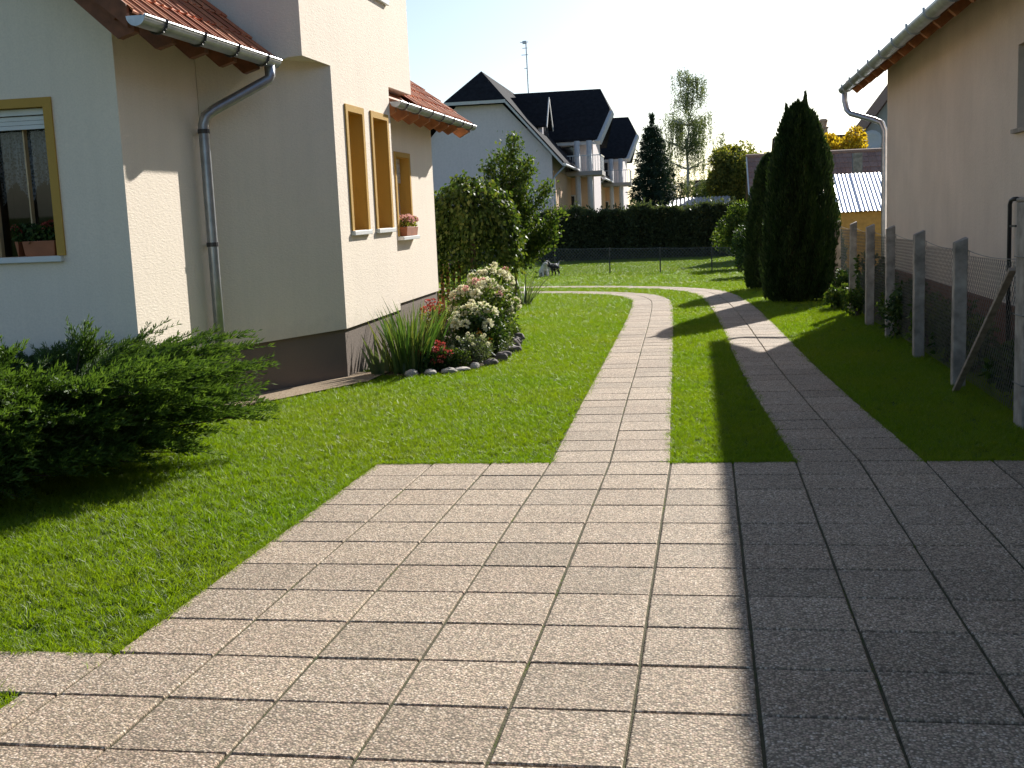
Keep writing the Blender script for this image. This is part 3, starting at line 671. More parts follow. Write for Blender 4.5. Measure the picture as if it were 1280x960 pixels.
b = B(); slope_slab(b, GXR+.06, GZR+.10, RXR, GZR+.10+SR*(RXR-GXR-.06), YR0-.3, YG1-.05, .07); slope_slab(b, 2*RXR-GXR-.06, GZR+.10, RXR, GZR+.10+SR*(RXR-GXR-.06), YR0-.3, YG1-.05, .069); roofR = b.build('roof', WOODR, rh)
TLD = tile_mesh(.30, .40, TILE_DK)
lay_tiles(roofR, TLD, (GXR+.01, YR0-.3, GZR+.07), (0, 1, 0), (1, 0, SR), 85, 3, .30, .40, .33)
b = B(); slope_slab(b, GXR+.01+1.02*.79, GZR+.10+SR*1.02*.79, RXR, GZR+.12+SR*(RXR-GXR-.06), YR0-.3, YG1, .02); b.build('upper_courses', TILE_DK, roofR)
y = YR0
while y < YG1-.1:
    b = B(); p0 = Vector((GXR+.05, y, GZR+.06)); p1 = Vector((XR+.1, y, GZR+.06+SR*(XR+.05-GXR))); b.prism([p0+Vector((.02, 0, -.10)), p0+Vector((.10, 0, -.17)), p1+Vector((0, 0, -.22)), p1, p0+Vector((0, 0, .02))], (0, .09, 0)); b.build('rafter', WOODT, rh); y += .84
b = B(); b.prism([(GXR+.08, YR0-.2, GZR-.03), (XR+.05, YR0-.2, GZR-.03+SR*(XR-.03-GXR)), (XR+.05, YR0-.2, GZR+.0+SR*(XR-.03-GXR)), (GXR+.08, YR0-.2, GZR+.0)], (0, YG1-YR0+.1, 0)); b.build('eave_boarding', WOODR, rh)
b = B(); p0 = Vector((GXR+.03, YG1-.05, GZR+.02)); p1 = Vector((RXR, YG1-.05, GZR+.02+SR*(RXR-GXR-.03))); b.prism([p0, p1, p1+Vector((0, 0, .16)), p0+Vector((0, 0, .15))], (0, .04, 0)); b.build('bargeboard', WOODT, rh)
gutter(rh, GXR, GZR+.05, YR0-.3, YG1+.05, .095, ZINC, 22, bm=ZINC)
b = B(); b.tube([(GXR+.01, YG1-.08, GZR-.01), (GXR+.01, YG1-.08, GZR-.18), (GXR+.04, YG1-.14, GZR-.34), (GXR+.10, YG1-.22, GZR-.42), (XR-.18, YR1+.22, GZR-.60), (XR-.08, YR1+.13, GZR-.66), (XR-.03, YR1+.09, GZR-.80), (XR-.03, YR1+.09, 1.2), (XR-.03, YR1+.09, 0)], .052, 12)
dp = b.build('downpipe', ZINC, rh, smooth=True)
for z in (2.75, 1.6):
    b = B(); b.tube([(XR-.03, YR1+.09, z-.02), (XR-.03, YR1+.09, z+.02)], .059, 12); b.build('pipe_clamp', ZINC, dp)
# black pipe by the wall
pp = thing('standpipe', 'thin black pipe with a bent top standing against the tan stucco wall', 'pipe', (3.36, 9.3, 0))
b = B(); b.tube([(3.36, 9.3, -.05), (3.36, 9.3, 1.62), (3.365, 9.28, 1.66), (3.375, 9.23, 1.675), (3.38, 9.10, 1.675)], .022, 8); b.build('pipe', BLACK, pp, smooth=True)
for z in (1.40, .5):
    b = B(); b.obox((3.36, 9.3, z), (3.38, 9.12, z), .02, .02); b.build('bracket', BLACK, pp)

# ------------------------------------------------------------------ fence on the right
fence = thing('chain_link_fence', 'chain link fence on square weathered concrete posts beside the tan house', 'fence', (2.55, 7.5, 0))
FP = [(2.50, 7.50, 1.34), (2.55, 9.82, 1.39), (2.59, 12.17, 1.44), (2.57, 13.95, 1.46), (2.64, 16.55, 1.50), (2.72, 19.6, 1.53), (2.80, 22.3, 1.55), (2.88, 25.2, 1.58)]
for x, y, h in FP:
    b = B(); w = .056+rnd.uniform(-.004, .003); lx, ly = rnd.gauss(0, .014), rnd.gauss(0, .012); b.add([(x-w, y-w, -.2), (x+w, y-w, -.2), (x+w, y+w, -.2), (x-w, y+w, -.2), (x-w+lx, y-w+ly, h-.05), (x+w+lx, y-w+ly, h-rnd.uniform(0, .02)), (x+w+lx, y+w+ly, h), (x-w+lx, y+w+ly, h-.05)], [(3, 2, 1, 0), (4, 5, 6, 7), (0, 1, 5, 4), (1, 2, 6, 5), (2, 3, 7, 6), (3, 0, 4, 7)])
    b.build('post', CONC, fence, bevel=.008)
def chain(parent, p0, p1, z0, z1, z0b, z1b, sp, r, mat, sag=.03, name='mesh_panel'):
    """diagonal wires in both directions between two posts"""
    p0, p1 = Vector(p0), Vector(p1); L = (p1-p0).length; d = (p1-p0)/L; nrm = Vector((-d.y, d.x, 0)); b = B()
    top = lambda s: z0+(z1-z0)*s/L-sag*4*(s/L)*(1-s/L); bot = lambda s: z0b+(z1b-z0b)*s/L
    H = max(z0, z1)-min(z0b, z1b); k = -H
    while k < L:
        for sg in (1, -1):
            s0, s1 = (k, k+H)
            seg = []
            for t in (0, .25, .5, .75, 1):
                s = s0+(s1-s0)*t; z = min(z0b, z1b)+H*t if sg > 0 else max(z0, z1)-H*t
                if 0 <= s <= L: seg.append((s, z))
            # clip ends exactly
            pts_ = []
            for t in np.linspace(0, 1, 25):
                s = s0+(s1-s0)*t; z = (min(z0b, z1b)+H*t) if sg > 0 else (max(z0, z1)-H*t)
                if 0 <= s <= L and bot(s)-.02 <= z <= top(s)+.01: pts_.append((s, z))
            if len(pts_) >= 2:
                a, c = pts_[0], pts_[-1]; A = p0+d*a[0]+nrm*(.002*sg)+Vector((0, 0, a[1])); C_ = p0+d*c[0]+nrm*(.002*sg)+Vector((0, 0, c[1]))
                b.tube([A, C_], r, 3, False)
        k += sp
    o = b.build(name, mat, parent)
    w = B(); w.tube([p0+d*L*t+Vector((0, 0, top(L*t))) for t in np.linspace(0, 1, 7)], r*1.5, 5); w.build('top_wire', mat, parent)
    return o
fx = [(2.52, 5.45, 1.20)]+[(x+.062, y, h-.12) for x, y, h in FP]
for k in range(len(fx)-1):
    a, c = fx[k], fx[k+1]; chain(fence, (a[0]+.0, a[1], 0), (c[0], c[1], 0), a[2], c[2], .05, .05, .075 if k < 4 else .11, .0021, WIRE)
b = B(); b.obox((2.40, 7.12, -.02), (2.50, 5.62, 1.12), .055, .03); b.build('brace', WOODG, fence, bevel=.004)
pil = thing('end_post', 'tall grey concrete end post with wire bands at the near end of the fence', 'post', (2.585, 5.30, 0))
b = B()
b.box(2.47, 2.70, 5.18, 5.42, -.1, 1.61)
b.build('shaft', CONC, pil, bevel=.012)
b = B(); b.box(2.466, 2.704, 5.176, 5.424, 1.611, 1.64); b.build('cap', CONC, pil, bevel=.01)
for z in (1.22, .80, .30):
    b = B(); q = [(2.464, 5.174), (2.706, 5.174), (2.706, 5.426), (2.464, 5.426), (2.464, 5.174)]
    b.tube([(x, y, z) for x, y in q], .004, 5); b.build('wire_band', WIRE, pil)

# ------------------------------------------------------------------ foliage helpers
def clumps(n, c, r, lo=-1):
    """n clump centres in an ellipsoid"""
    p = rdir(n*3)*(rng.random((n*3, 1))**.4); p = p[p[:, 2] > lo][:n]; return np.array(c)+p*np.array(r)
def ball_leaves(cs, rads, per, L, Wd, flat=1.0, out=.6):
    """leaves on and in clump balls: returns P, D"""
    Ps, Ds = [], []
    for c, r_ in zip(cs, rads):
        d = rdir(per); rr_ = r_*(.35+.65*rng.random((per, 1))**.5); q = d*rr_; q[:, 2] *= flat
        Ps.append(c+q); Ds.append(unit(d*out+rdir(per)*.9+np.array([0, 0, -.15])))
    return np.concatenate(Ps), np.concatenate(Ds)
def limb(b, p, q, r0, r1, wob=.08, seg=4, n=6):
    p, q = Vector(p), Vector(q); L = (q-p).length
    path = [p+(q-p)*t+Vector((rnd.gauss(0, wob), rnd.gauss(0, wob), rnd.gauss(0, wob*.5)))*L*(math.sin(math.pi*t)*.6) for t in [i/seg for i in range(seg+1)]]
    b.tube(path, r0, n, True, r1); return path
L_DARK = mat_leaf('dark_leaf', [(.018, .040, .012), (.030, .062, .016), (.050, .088, .022), (.085, .12, .03)], .25)
L_MID = mat_leaf('mid_leaf', [(.03, .06, .014), (.055, .095, .02), (.085, .13, .026), (.14, .17, .04)], .38)
L_VINE = mat_leaf('vine_leaf', [(.035, .065, .012), (.06, .10, .02), (.095, .14, .028), (.16, .18, .04)], .35, .55, .25)
L_OLIVE = mat_leaf('olive_leaf', [(.08, .10, .028), (.13, .15, .036), (.20, .20, .05), (.30, .27, .07)], .42)
L_YEL = mat_leaf('autumn_leaf', [(.22, .14, .015), (.38, .25, .02), (.52, .36, .03), (.60, .45, .05)], .45)
L_THUJA = mat_leaf('thuja_spray', [(.014, .030, .010), (.024, .048, .013), (.038, .070, .017), (.065, .10, .024)], .18, .6, .25)
L_SPRUCE = mat_leaf('spruce_needle', [(.016, .034, .020), (.025, .050, .028), (.04, .07, .035)], .12, .6, .25)
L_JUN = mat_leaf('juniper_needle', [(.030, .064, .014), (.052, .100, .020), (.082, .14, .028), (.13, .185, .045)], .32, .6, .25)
L_BIRCH = mat_leaf('birch_leaf', [(.07, .105, .05), (.11, .15, .07), (.15, .19, .09), (.22, .23, .10)], .3)
L_IRIS = mat_leaf('iris_leaf', [(.03, .075, .02), (.06, .12, .028), (.10, .16, .04), (.20, .21, .07)], .3, .4, .5)
L_GREY = mat_leaf('grey_green_leaf', [(.07, .10, .055), (.11, .145, .075), (.16, .19, .10)], .25, .5, .4)
L_HEDGE = mat_leaf('hedge_leaf', [(.042, .058, .034), (.062, .082, .042), (.088, .11, .05), (.125, .145, .06)], .25, .55, .3)
PETAL = mat_leaf('cream_petal', [(.72, .66, .48), (.80, .76, .60), (.70, .70, .42), (.82, .80, .72)], .3, .7, .2, (1.1, 1.1, 1.0))
PETALP = mat_leaf('pink_petal', [(.68, .36, .32), (.74, .55, .48), (.62, .28, .26)], .3, .7, .2, (1.1, 1, 1))
PETALR = mat_leaf('red_petal', [(.36, .06, .045), (.46, .11, .08), (.30, .045, .04)], .3, .6, .3, (1.2, 1, 1))
PETALO = mat_leaf('orange_petal', [(.72, .28, .03), (.80, .38, .05)], .3, .6, .3, (1.2, 1, 1))

# ------------------------------------------------------------------ juniper
jun = thing('juniper_shrub', 'wide spreading dark green juniper shrub with feathery layered branches on the lawn', 'shrub', (-4.5, 4.1, 0))
def juniper():
    P, D, T, N = [], [], [], []; wood = B()
    RXj, RYj = 1.60, 1.85
    for k in range(840):
        a = rng.random()*6.283; tier = rng.random(); fr_ = k >= 640
        ca, sa_ = math.cos(a), math.sin(a)
        ext = (.45+.55*rng.random()**.6)*(1+.10*math.sin(3*a+.5)+.07*math.sin(7*a))
        hh = .12+.58*tier
        base = np.array([-4.55+ca*.35*rng.random(), 3.85+sa_*.9*rng.random(), .03+.35*tier])
        reach = (.86+.16*tier)*ext
        tip = np.array([-4.55+ca*RXj*reach, 3.85+sa_*RYj*reach, hh+rng.normal(0, .05)+(.10 if rng.random() < .15 else 0)])
        tip[0] = max(tip[0], -6.6); tip[1] = min(tip[1], 5.30 if tip[0] < -4.4 else 9)
        if fr_:
            base = np.array([-4.55+ca*.2, 2.95+sa_*.2, .03+.3*tier]); tip = np.array([-4.55+ca*1.02*reach, 2.95+sa_*.95*reach, .08+.42*tier+rng.normal(0, .04)])
        vec = tip-base; ln = np.linalg.norm(vec); dr = vec/ln
        nb = int(12+ln*11)
        if k % 3 == 0: wood.tube([tuple(base), tuple(base+vec*.5+np.array([0, 0, .04])), tuple(tip)], .012, 5, True, .003)
        for j in range(nb):
            t = .30+.70*(j+rng.random())/nb
            c0 = base+vec*t+np.array([0, 0, .11*math.sin(math.pi*t)])
            side = unit(np.cross(dr, [0, 0, 1.]))*rng.choice((-1, 1))
            bd = unit(dr*1.0+side*rng.uniform(.05, .62)+np.array([0, 0, rng.uniform(-.05, .34)]))
            bl = rng.uniform(.18, .40)*(1.1-.35*t)
            m = 26; s = np.sort(rng.random(m)); cen = c0+bd*bl*s[:, None]; cen[:, 2] -= .05*s**2
            sd_ = unit(np.cross(np.broadcast_to(bd, (m, 3)), rdir(m)))
            P.append(cen); D.append(unit(bd*1.0+sd_*.5)); N.append(rdir(m))
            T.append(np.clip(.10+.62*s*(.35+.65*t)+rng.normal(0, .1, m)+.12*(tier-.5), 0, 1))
    P, D, T, N = (np.concatenate(x) for x in (P, D, T, N)); n = len(P)
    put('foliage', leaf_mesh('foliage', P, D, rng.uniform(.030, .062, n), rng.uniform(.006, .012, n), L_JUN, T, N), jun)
    wood.build('branches', BARK, jun)
juniper()

# ------------------------------------------------------------------ thujas, hedge, shrubs and trees
TWIG_CORE = mat_ground('twig_coloured_core', [(.014, .016, .008), (.03, .034, .014), (.02, .03, .01)], 30)
def thuja(label, x, y, h, r, tips, n):
    t = thing('thuja_tree', label, 'tree', (x, y, 0), 'thujas beside the wheel strips')
    b = B(); b.tube([(x, y, -.05), (x, y, h*.5), (x, y, h*.85)], .07, 7, True, .01); b.build('trunk', BARK, t)
    b = B(); b.lathe((x, y, 0), [(.02, .04), (r*.62, .05), (r*.66, h*.2), (r*.58, h*.45), (r*.42, h*.7), (r*.2, h*.88), (.01, h*.95)], 14); b.build('opaque_core', TWIG_CORE, t)  # solid dark core added to stop light leaking through the hollow crown
    u = rng.random(n); z = .0+u*1.0
    ph = rng.random(n)*6.283
    lob = 1+.10*np.sin(3*ph+1.3)+.07*np.sin(7*ph+z*9)+.06*np.sin(13*ph-z*17)
    prof = np.interp(z, [0, .06, .2, .45, .7, .87, .95, 1.0], [.88, .97, 1.0, .91, .73, .50, .33, .06])
    rad = r*prof*lob*(1-.38*rng.random(n)**2.2)
    P = np.stack([x+rad*np.cos(ph), y+rad*np.sin(ph), z*h], 1)
    out = np.stack([np.cos(ph), np.sin(ph), np.zeros(n)], 1)
    D = unit(out*.30+np.array([0, 0, 1.])+rng.normal(0, .22, (n, 3)))
    Ps, Ds = [P], [D]
    for dx, dz in tips:
        m = int(n*.02); zz = rng.random(m)**1.3; a = rng.random(m)*6.283; rr_ = .26*r*(1-zz)**1.1*rng.random(m)**.5+.002
        Ps.append(np.stack([x+dx+rr_*np.cos(a), y+rr_*np.sin(a), h*(.78)+zz*(dz-.10-h*.78)], 1)); Ds.append(unit(np.stack([np.cos(a)*.2, np.sin(a)*.2, np.ones(m)], 1)))
    P, D = np.concatenate(Ps), np.concatenate(Ds); m = len(P)
    N = unit(np.stack([np.sin(np.arctan2(P[:, 1]-y, P[:, 0]-x))*-1, np.cos(np.arctan2(P[:, 1]-y, P[:, 0]-x)), np.zeros(m)], 1)+rng.normal(0, .4, (m, 3)))
    put('crown', leaf_mesh('crown', P, D, rng.uniform(.06, .13, m), rng.uniform(.016, .034, m), L_THUJA, np.clip(rng.beta(1.6, 2.4, m), 0, 1), N), t)
thuja('tall dark columnar thuja tree with a forked pointed top beside the fence', 2.02, 19.75, 3.72, .72, [(-.22, 3.80), (.0, 3.90), (.13, 4.02)], 42000)
thuja('shorter dark thuja tree tucked behind the tall one', 1.72, 24.2, 3.05, .62, [(0, 3.15)], 18000)
def hedge(label, x0, x1, y0, y1, h, n):
    t = thing('hedge', label, 'hedge', ((x0+x1)/2, (y0+y1)/2, 0))
    x = rng.uniform(x0, x1, n); f = rng.random(n)
    top = h+.10*np.sin(x*1.7)+.07*np.sin(x*4.1+1)+.05*np.sin(x*9)
    y = np.where(f < .6, y0+.28*rng.random(n)**1.5+.12*np.sin(x*2.3)+.08*np.sin(x*6.1), rng.uniform(y0, y1, n)); z = np.where(f < .6, rng.random(n)*top, top-.22*rng.random(n)**1.5)
    sh_ = rng.random(n) < .05; z = np.where(sh_ & (f >= .6), z+rng.random(n)*.32, z); y = np.where(sh_ & (f < .6), y-rng.random(n)*.25, y)
    P = np.stack([x, y, z], 1); D = unit(np.where((f < .6)[:, None], np.array([0, -1., .3]), np.array([0, 0, 1.]))+rdir(n)*.9)
    put('foliage', leaf_mesh('foliage', P, D, rng.uniform(.12, .22, n), rng.uniform(.06, .11, n), L_HEDGE, np.clip(rng.beta(1.7, 2.2, n), 0, 1)), t)
    b = B()
    for k in range(int((x1-x0)/.9)):
        xx = x0+.4+k*.9; b.tube([(xx, (y0+y1)/2, -.05), (xx+.05, (y0+y1)/2, h*.55), (xx-.06, (y0+y1)/2, h*.9)], .05, 5, True, .015)
    b.build('stems', BARK, t)
    b = B(); b.box(x0+.2, x1-.2, y0+.36, y1-.2, .06, h-.25); b.build('inner_twigs', TWIG_CORE, t)
hedge('long clipped dark hedge closing the lawn behind the low wire fence', -16.5, 1.6, 53.5, 55.0, 2.38, 60000)
def shrub(name, label, c, r, h, nc, per, L, Wd, mat, cat='shrub', group=None, cr=.35, stems=5):
    t = thing(name, label, cat, (c[0], c[1], 0), group)
    cs = clumps(nc, (c[0], c[1], h*.52), (r[0]*.8, r[1]*.8, h*.42)); rads = rng.uniform(.6, 1.25, nc)*cr
    P, D = ball_leaves(cs, rads, per, L, Wd); k = P[:, 2] > .02; P, D = P[k], D[k]; n = len(P)
    put('foliage', leaf_mesh('foliage', P, D, rng.uniform(.7, 1.25, n)*L, rng.uniform(.7, 1.25, n)*Wd, mat), t)
    b = B()
    for k in range(stems):
        q = cs[k % nc]; limb(b, (c[0]+rnd.gauss(0, .04), c[1]+rnd.gauss(0, .04), -.03), tuple(q), .012+.006*h, .004)
    b.build('stems', BARK, t); return t
shrub('garden_shrub', 'loose olive green shrub at the right end of the dark hedge', (1.35, 37.5), (.85, .8), 2.35, 26, 420, .11, .055, L_MID, cr=.38)
shrub('garden_shrub', 'low dark shrub between the loose olive shrub and the thujas', (1.55, 31.0), (.6, .8), 1.45, 16, 420, .09, .045, L_DARK, cr=.32)
def tree(name, label, x, y, h, trunk_h, r, nc, per, L, Wd, mat, cr, tr=.12, bark=BARK, group=None, cz=None, rz=None):
    t = thing(name, label, 'tree', (x, y, 0), group)
    cz = cz if cz is not None else (h+trunk_h)/2; rz = rz if rz is not None else (h-trunk_h)/2
    cs = clumps(nc, (x, y, cz), (r*.85, r*.85, rz*.88)); rads = rng.uniform(.55, 1.3, nc)*cr
    P, D = ball_leaves(cs, rads, per, L, Wd); n = len(P)
    put('crown', leaf_mesh('crown', P, D, rng.uniform(.7, 1.3, n)*L, rng.uniform(.7, 1.3, n)*Wd, mat), t)
    b = B(); pth = limb(b, (x, y, -.1), (x+rnd.gauss(0, .1), y, h*.8), tr, tr*.25, .03, 6, 8)
    for q in cs[:min(nc, 22)]:
        s_ = pth[rnd.choice((2, 3, 4))]
        limb(b, s_, tuple(q), tr*.35, tr*.08)
    b.build('trunk', bark, t); return t
tree('round_tree', 'round olive tree with a sunlit pale top left of the old tiled barn', 2.0, 63.0, 6.7, 1.0, 2.05, 60, 420, .20, .11, L_OLIVE, .62, cz=3.4, rz=2.9)
tree('autumn_tree', 'round tree in bright yellow autumn leaf above the barn roof', 6.9, 56.0, 6.1, 1.2, 1.35, 36, 420, .17, .10, L_YEL, .5, cz=4.5, rz=1.5)
tree('far_tree', 'small hazy green tree in front of the far cottage', .55, 67.0, 4.3, .8, 1.1, 22, 300, .17, .09, L_MID, .45)
# spruce
def spruce(label, x, y, h, r, n):
    t = thing('spruce_tree', label, 'tree', (x, y, 0)); b = B(); b.tube([(x, y, -.1), (x, y, h*.5), (x, y, h)], .13, 7, True, .01); b.build('trunk', BARK, t)
    P, D = [], []; W_ = B(); tiers = 22
    for k in range(tiers):
        z = .35+(h-.6)*(k/tiers)**.95; rr_ = r*(1-(z/h))**.8+.14; m = 9 if k < 16 else 6
        for j in range(m):
            a = 6.283*j/m+k*.7+rnd.gauss(0, .15); ln = rr_*rnd.uniform(.75, 1.12)
            tip = np.array([x+math.cos(a)*ln, y+math.sin(a)*ln, z-.16*ln+.12*ln*rnd.random()]); base = np.array([x, y, z+.05])
            q = int(n/(tiers*m)*(.35+1.3*(1-k/tiers))); s = rng.random(q)**.7; c = base+(tip-base)*s[:, None]
            sd_ = np.array([-math.sin(a), math.cos(a), 0]); c = c+sd_*rng.normal(0, 1, (q, 1))*(.20*ln*(1-s[:, None])+.05); c[:, 2] -= rng.random(q)*.22*ln**.5
            P.append(c); D.append(unit((tip-base)*.5+rng.normal(0, .6, (q, 3))+np.array([0, 0, -.35])))
    m = 260; zz = rng.random(m); P.append(np.stack([x+rng.normal(0, .05, m), y+rng.normal(0, .05, m), h-.5+zz*.55], 1)); D.append(unit(rng.normal(0, .5, (m, 3))+np.array([0, 0, 1.])))
    P, D = np.concatenate(P), np.concatenate(D); n = len(P)
    put('crown', leaf_mesh('crown', P, D, rng.uniform(.16, .30, n), rng.uniform(.03, .06, n), L_SPRUCE), t)
spruce('dark conical spruce tree standing behind the hedge in front of the birch', -2.55, 60.0, 7.35, 2.05, 30000)
# birch: hanging strands
def birch(label, x, y, h):
    t = thing('birch_tree', label, 'tree', (x, y, 0)); b = B()
    pth = limb(b, (x, y, -.1), (x+.3, y, h*.82), .15, .012, .02, 8, 8)
    P, D = [], []
    for k in range(74):
        u = .30+.68*rnd.random(); s_ = pth[8 if k < 9 else min(8, int(u*8))]; u = .97 if k < 9 else u; a = rnd.random()*6.283
        w = np.interp(u, [.3, .5, .75, .98], [2.4, 2.3, 1.9, 1.0])*rnd.uniform(.45, 1.0)
        e = Vector((s_.x+math.cos(a)*w, s_.y+math.sin(a)*w*.8, min(h, s_.z+rnd.uniform(.3, 1.0))))
        lp = limb(b, s_, e, .035, .008, .06)
        for j in range(15):
            q = lp[rnd.choice((2, 3, 4, 4))]; ln = rnd.uniform(.7, 2.3)*np.interp(u, [.3, 1], [1, .7]); m = int(ln*30)
            s = rng.random(m)*ln; o_ = np.array([q.x+rnd.gauss(0, .16), q.y+rnd.gauss(0, .16), q.z])
            c = o_+np.stack([.10*np.sin(s*1.3+j)+rng.normal(0, .035, m), rng.normal(0, .035, m), -s], 1)
            P.append(c); D.append(unit(rng.normal(0, .5, (m, 3))+np.array([0, 0, -1.])))
    P, D = np.concatenate(P), np.concatenate(D); k = P[:, 2] > .8; P, D = P[k], D[k]; n = len(P)
    put('crown', leaf_mesh('crown', P, D, rng.uniform(.06, .11, n), rng.uniform(.03, .06, n), L_BIRCH), t)
    b.build('trunk', BARKB, t)
birch('tall airy weeping birch tree with hanging strands behind the dark spruce', -1.0, 67.5, 12.0)

# ------------------------------------------------------------------ planting by the house
def weeping(label, x, y):
    t = thing('weeping_tree', label, 'tree', (x, y, 0)); b = B(); pth = limb(b, (x, y, -.05), (x+.05, y, 2.2), .07, .04, .02)
    P, D, N = [], [], []
    for k in range(120):
        a = rnd.random()*6.283; w = math.sqrt(rnd.random())*.82; top = np.array([x+math.cos(a)*w, y+math.sin(a)*w*.9, 2.58-.95*w*w+rnd.gauss(0, .09)])
        if k % 6 == 0: limb(b, pth[-1], tuple(top), .022, .006)
        ln = (.25+1.35*(w/.82)**1.2)*rnd.uniform(.6, 1.1); m = int(30+ln*62); s = rng.random(m)*ln
        bulge = .16*np.sin(np.minimum(1, s/ln)*2.2)
        c = top+np.stack([math.cos(a)*bulge+rng.normal(0, .06, m), math.sin(a)*bulge+rng.normal(0, .06, m), -s+rng.normal(0, .03, m)], 1)
        P.append(c); D.append(unit(np.array([math.cos(a)*.5, math.sin(a)*.5, -.9])+rng.normal(0, .45, (m, 3))))
    P, D = np.concatenate(P), np.concatenate(D); k = P[:, 2] > .35; P, D = P[k], D[k]; n = len(P)
    put('crown', leaf_mesh('crown', P, D, rng.uniform(.07, .125, n), rng.uniform(.045, .08, n), L_VINE), t); b.build('trunk', BARK, t)
weeping('weeping tree with a dense drooping leafy dome beside the rear wing of the house', -4.15, 18.2)
def young(label, x, y, h):
    t = thing('young_tree', label, 'tree', (x, y, 0)); b = B(); P, D = [], []
    pth = limb(b, (x, y, -.05), (x-.05, y, h*.9), .026, .009, .03, 7, 7)
    ends = [(pth[3], (x-.62, y, 2.55)), (pth[3], (x+.75, y-.1, 2.45)), (pth[4], (x-.28, y+.2, 3.15)), (pth[4], (x+.38, y, 2.95)), (pth[5], (x+.05, y, h)), (pth[2], (x+.92, y, 1.9)), (pth[2], (x-.7, y+.1, 2.0)), (pth[3], (x+.3, y-.5, 2.4)), (pth[3], (x-.2, y-.5, 2.3)), (pth[2], (x+.55, y-.3, 1.6)), (pth[4], (x-.45, y-.1, 2.9)), (pth[2], (x+.85, y-.2, 1.45)), (pth[2], (x+.1, y-.45, 1.7)), (pth[4], (x+.15, y+.3, 2.8))]
    for s_, e in ends:
        lp = limb(b, s_, e, .018, .004, .05, 6)
        for q0, q1 in zip(lp[1:-1], lp[2:]):
            m = 150; s = rng.random((m, 1)); c = np.array(q0)+(np.array(q1)-np.array(q0))*s+rng.normal(0, .095, (m, 3)); P.append(c)
            D.append(unit(np.array(q1-q0)[None]*1.5+rng.normal(0, .55, (m, 3))+np.array([0, 0, .1])))
    P, D = np.concatenate(P), np.concatenate(D); n = len(P)
    put('crown', leaf_mesh('crown', P, D, rng.uniform(.06, .11, n), rng.uniform(.032, .058, n), L_MID), t); b.build('trunk', BARK, t)
young('slender young tree with upright leafy branches rising behind the weeping tree', -3.62, 19.9, 3.42)
pk = thing('picket_fence', 'short run of brown wooden pickets under the weeping tree', 'fence', (-5.0, 19.0, 0))
for k in range(9):
    x = -5.55+k*.115; b = B(); hh = .98+rnd.uniform(-.03, .03); b.prism([(x, 19.0, 0), (x+.07, 19.0, 0), (x+.07, 19.0, hh), (x+.035, 19.0, hh+.05), (x, 19.0, hh)], (0, .022, 0)); b.build('picket', WOODT, pk)
for z in (.3, .8): b = B(); b.box(-5.6, -4.5, 19.025, 19.06, z, z+.06); b.build('rail', WOODT, pk)
# iris clump
def strap(name, label, x, y, n, h, w, mat, spread, lean=.35, group=None, flop=.25):
    t = thing(name, label, 'plant', (x, y, 0), group); a = rng.random(n)*6.283; rr_ = spread*np.sqrt(rng.random(n))
    P = np.stack([x+rr_*np.cos(a), y+rr_*np.sin(a), np.zeros(n)-.02], 1)
    D = np.stack([np.cos(a)*lean*rng.random(n)+rng.normal(0, .08, n), np.sin(a)*lean*rng.random(n)+rng.normal(0, .08, n), np.ones(n)], 1)
    bend = np.stack([np.cos(a)*flop*rng.random(n), np.sin(a)*flop*rng.random(n), -flop*.6*rng.random(n)], 1)
    put('leaves', blade_mesh('leaves', P, D, bend, h*rng.uniform(.6, 1.05, n), w*rng.uniform(.7, 1.2, n), mat, None, 4), t); return t
strap('iris_plant', 'tall clump of upright sword shaped iris leaves by the plinth corner', -3.15, 9.30, 130, .84, .038, L_IRIS, .24, .20)
strap('iris_plant', 'looser yellowing iris clump behind the tall one', -3.22, 10.0, 120, .84, .036, L_IRIS, .30, .24)
strap('agave_plant', 'small spiky grey green agave with few stiff leaves beside the gravel', -3.42, 9.02, 9, .52, .06, L_GREY, .05, 1.1, None, .1)
strap('yucca_plant', 'spiky arching strap leaved plant alone on the lawn beyond the roses', -3.62, 21.0, 46, 1.05, .035, L_GREY, .12, .75, None, .55)
# flower bushes
def flower_head(seed, petals, mat, r):
    g_ = np.random.default_rng(seed); n = petals; d = unit(g_.normal(size=(n, 3))+np.array([0, 0, .5])); P = d*r*.45
    return leaf_mesh('flower_head', P, unit(d+g_.normal(0, .35, (n, 3))), r*.75, r*.6, mat, g_.random(n))
HEADS = [flower_head(i, 46, PETAL, .068) for i in range(4)]; HEADP = [flower_head(9+i, 40, PETALP, .055) for i in range(2)]; HEADR = [flower_head(20+i, 26, PETALR, .045) for i in range(2)]; HEADO = [flower_head(30+i, 24, PETALO, .04) for i in range(2)]
def flower_bush(name, label, c, r, h, nc, per, heads, nh, mat=L_MID, L=.055, Wd=.035, cr=.2, pink=0, hs=1.0):
    t = shrub(name, label, c, r, h, nc, per, L, Wd, mat, 'plant', None, cr, 6)
    for k in range(nh):
        a = rnd.random()*6.283; w = math.sqrt(rnd.random()); z = h*(.35+.68*math.sqrt(max(0, 1-w*w)))+rnd.gauss(0, .03)
        me = rnd.choice(HEADP) if rnd.random() < pink else rnd.choice(heads)
        o = link('flower_head', me, t, (math.cos(a)*w*r[0], math.sin(a)*w*r[1], z), (rnd.gauss(0, .3), rnd.gauss(0, .3), rnd.random()*6)); s_ = rnd.uniform(.75, 1.25)*hs; o.scale = (s_, s_, s_*.9)
    return t
flower_bush('rose_bush', 'front bush with round cream flower heads above dark leaves', (-2.62, 10.6), (.36, .48), .62, 24, 190, HEADS, 24, L_DARK)
flower_bush('rose_bush', 'taller cream and pale pink flowering bush behind the front one', (-2.80, 12.0), (.44, .6), .88, 28, 190, HEADS, 30, pink=.22)
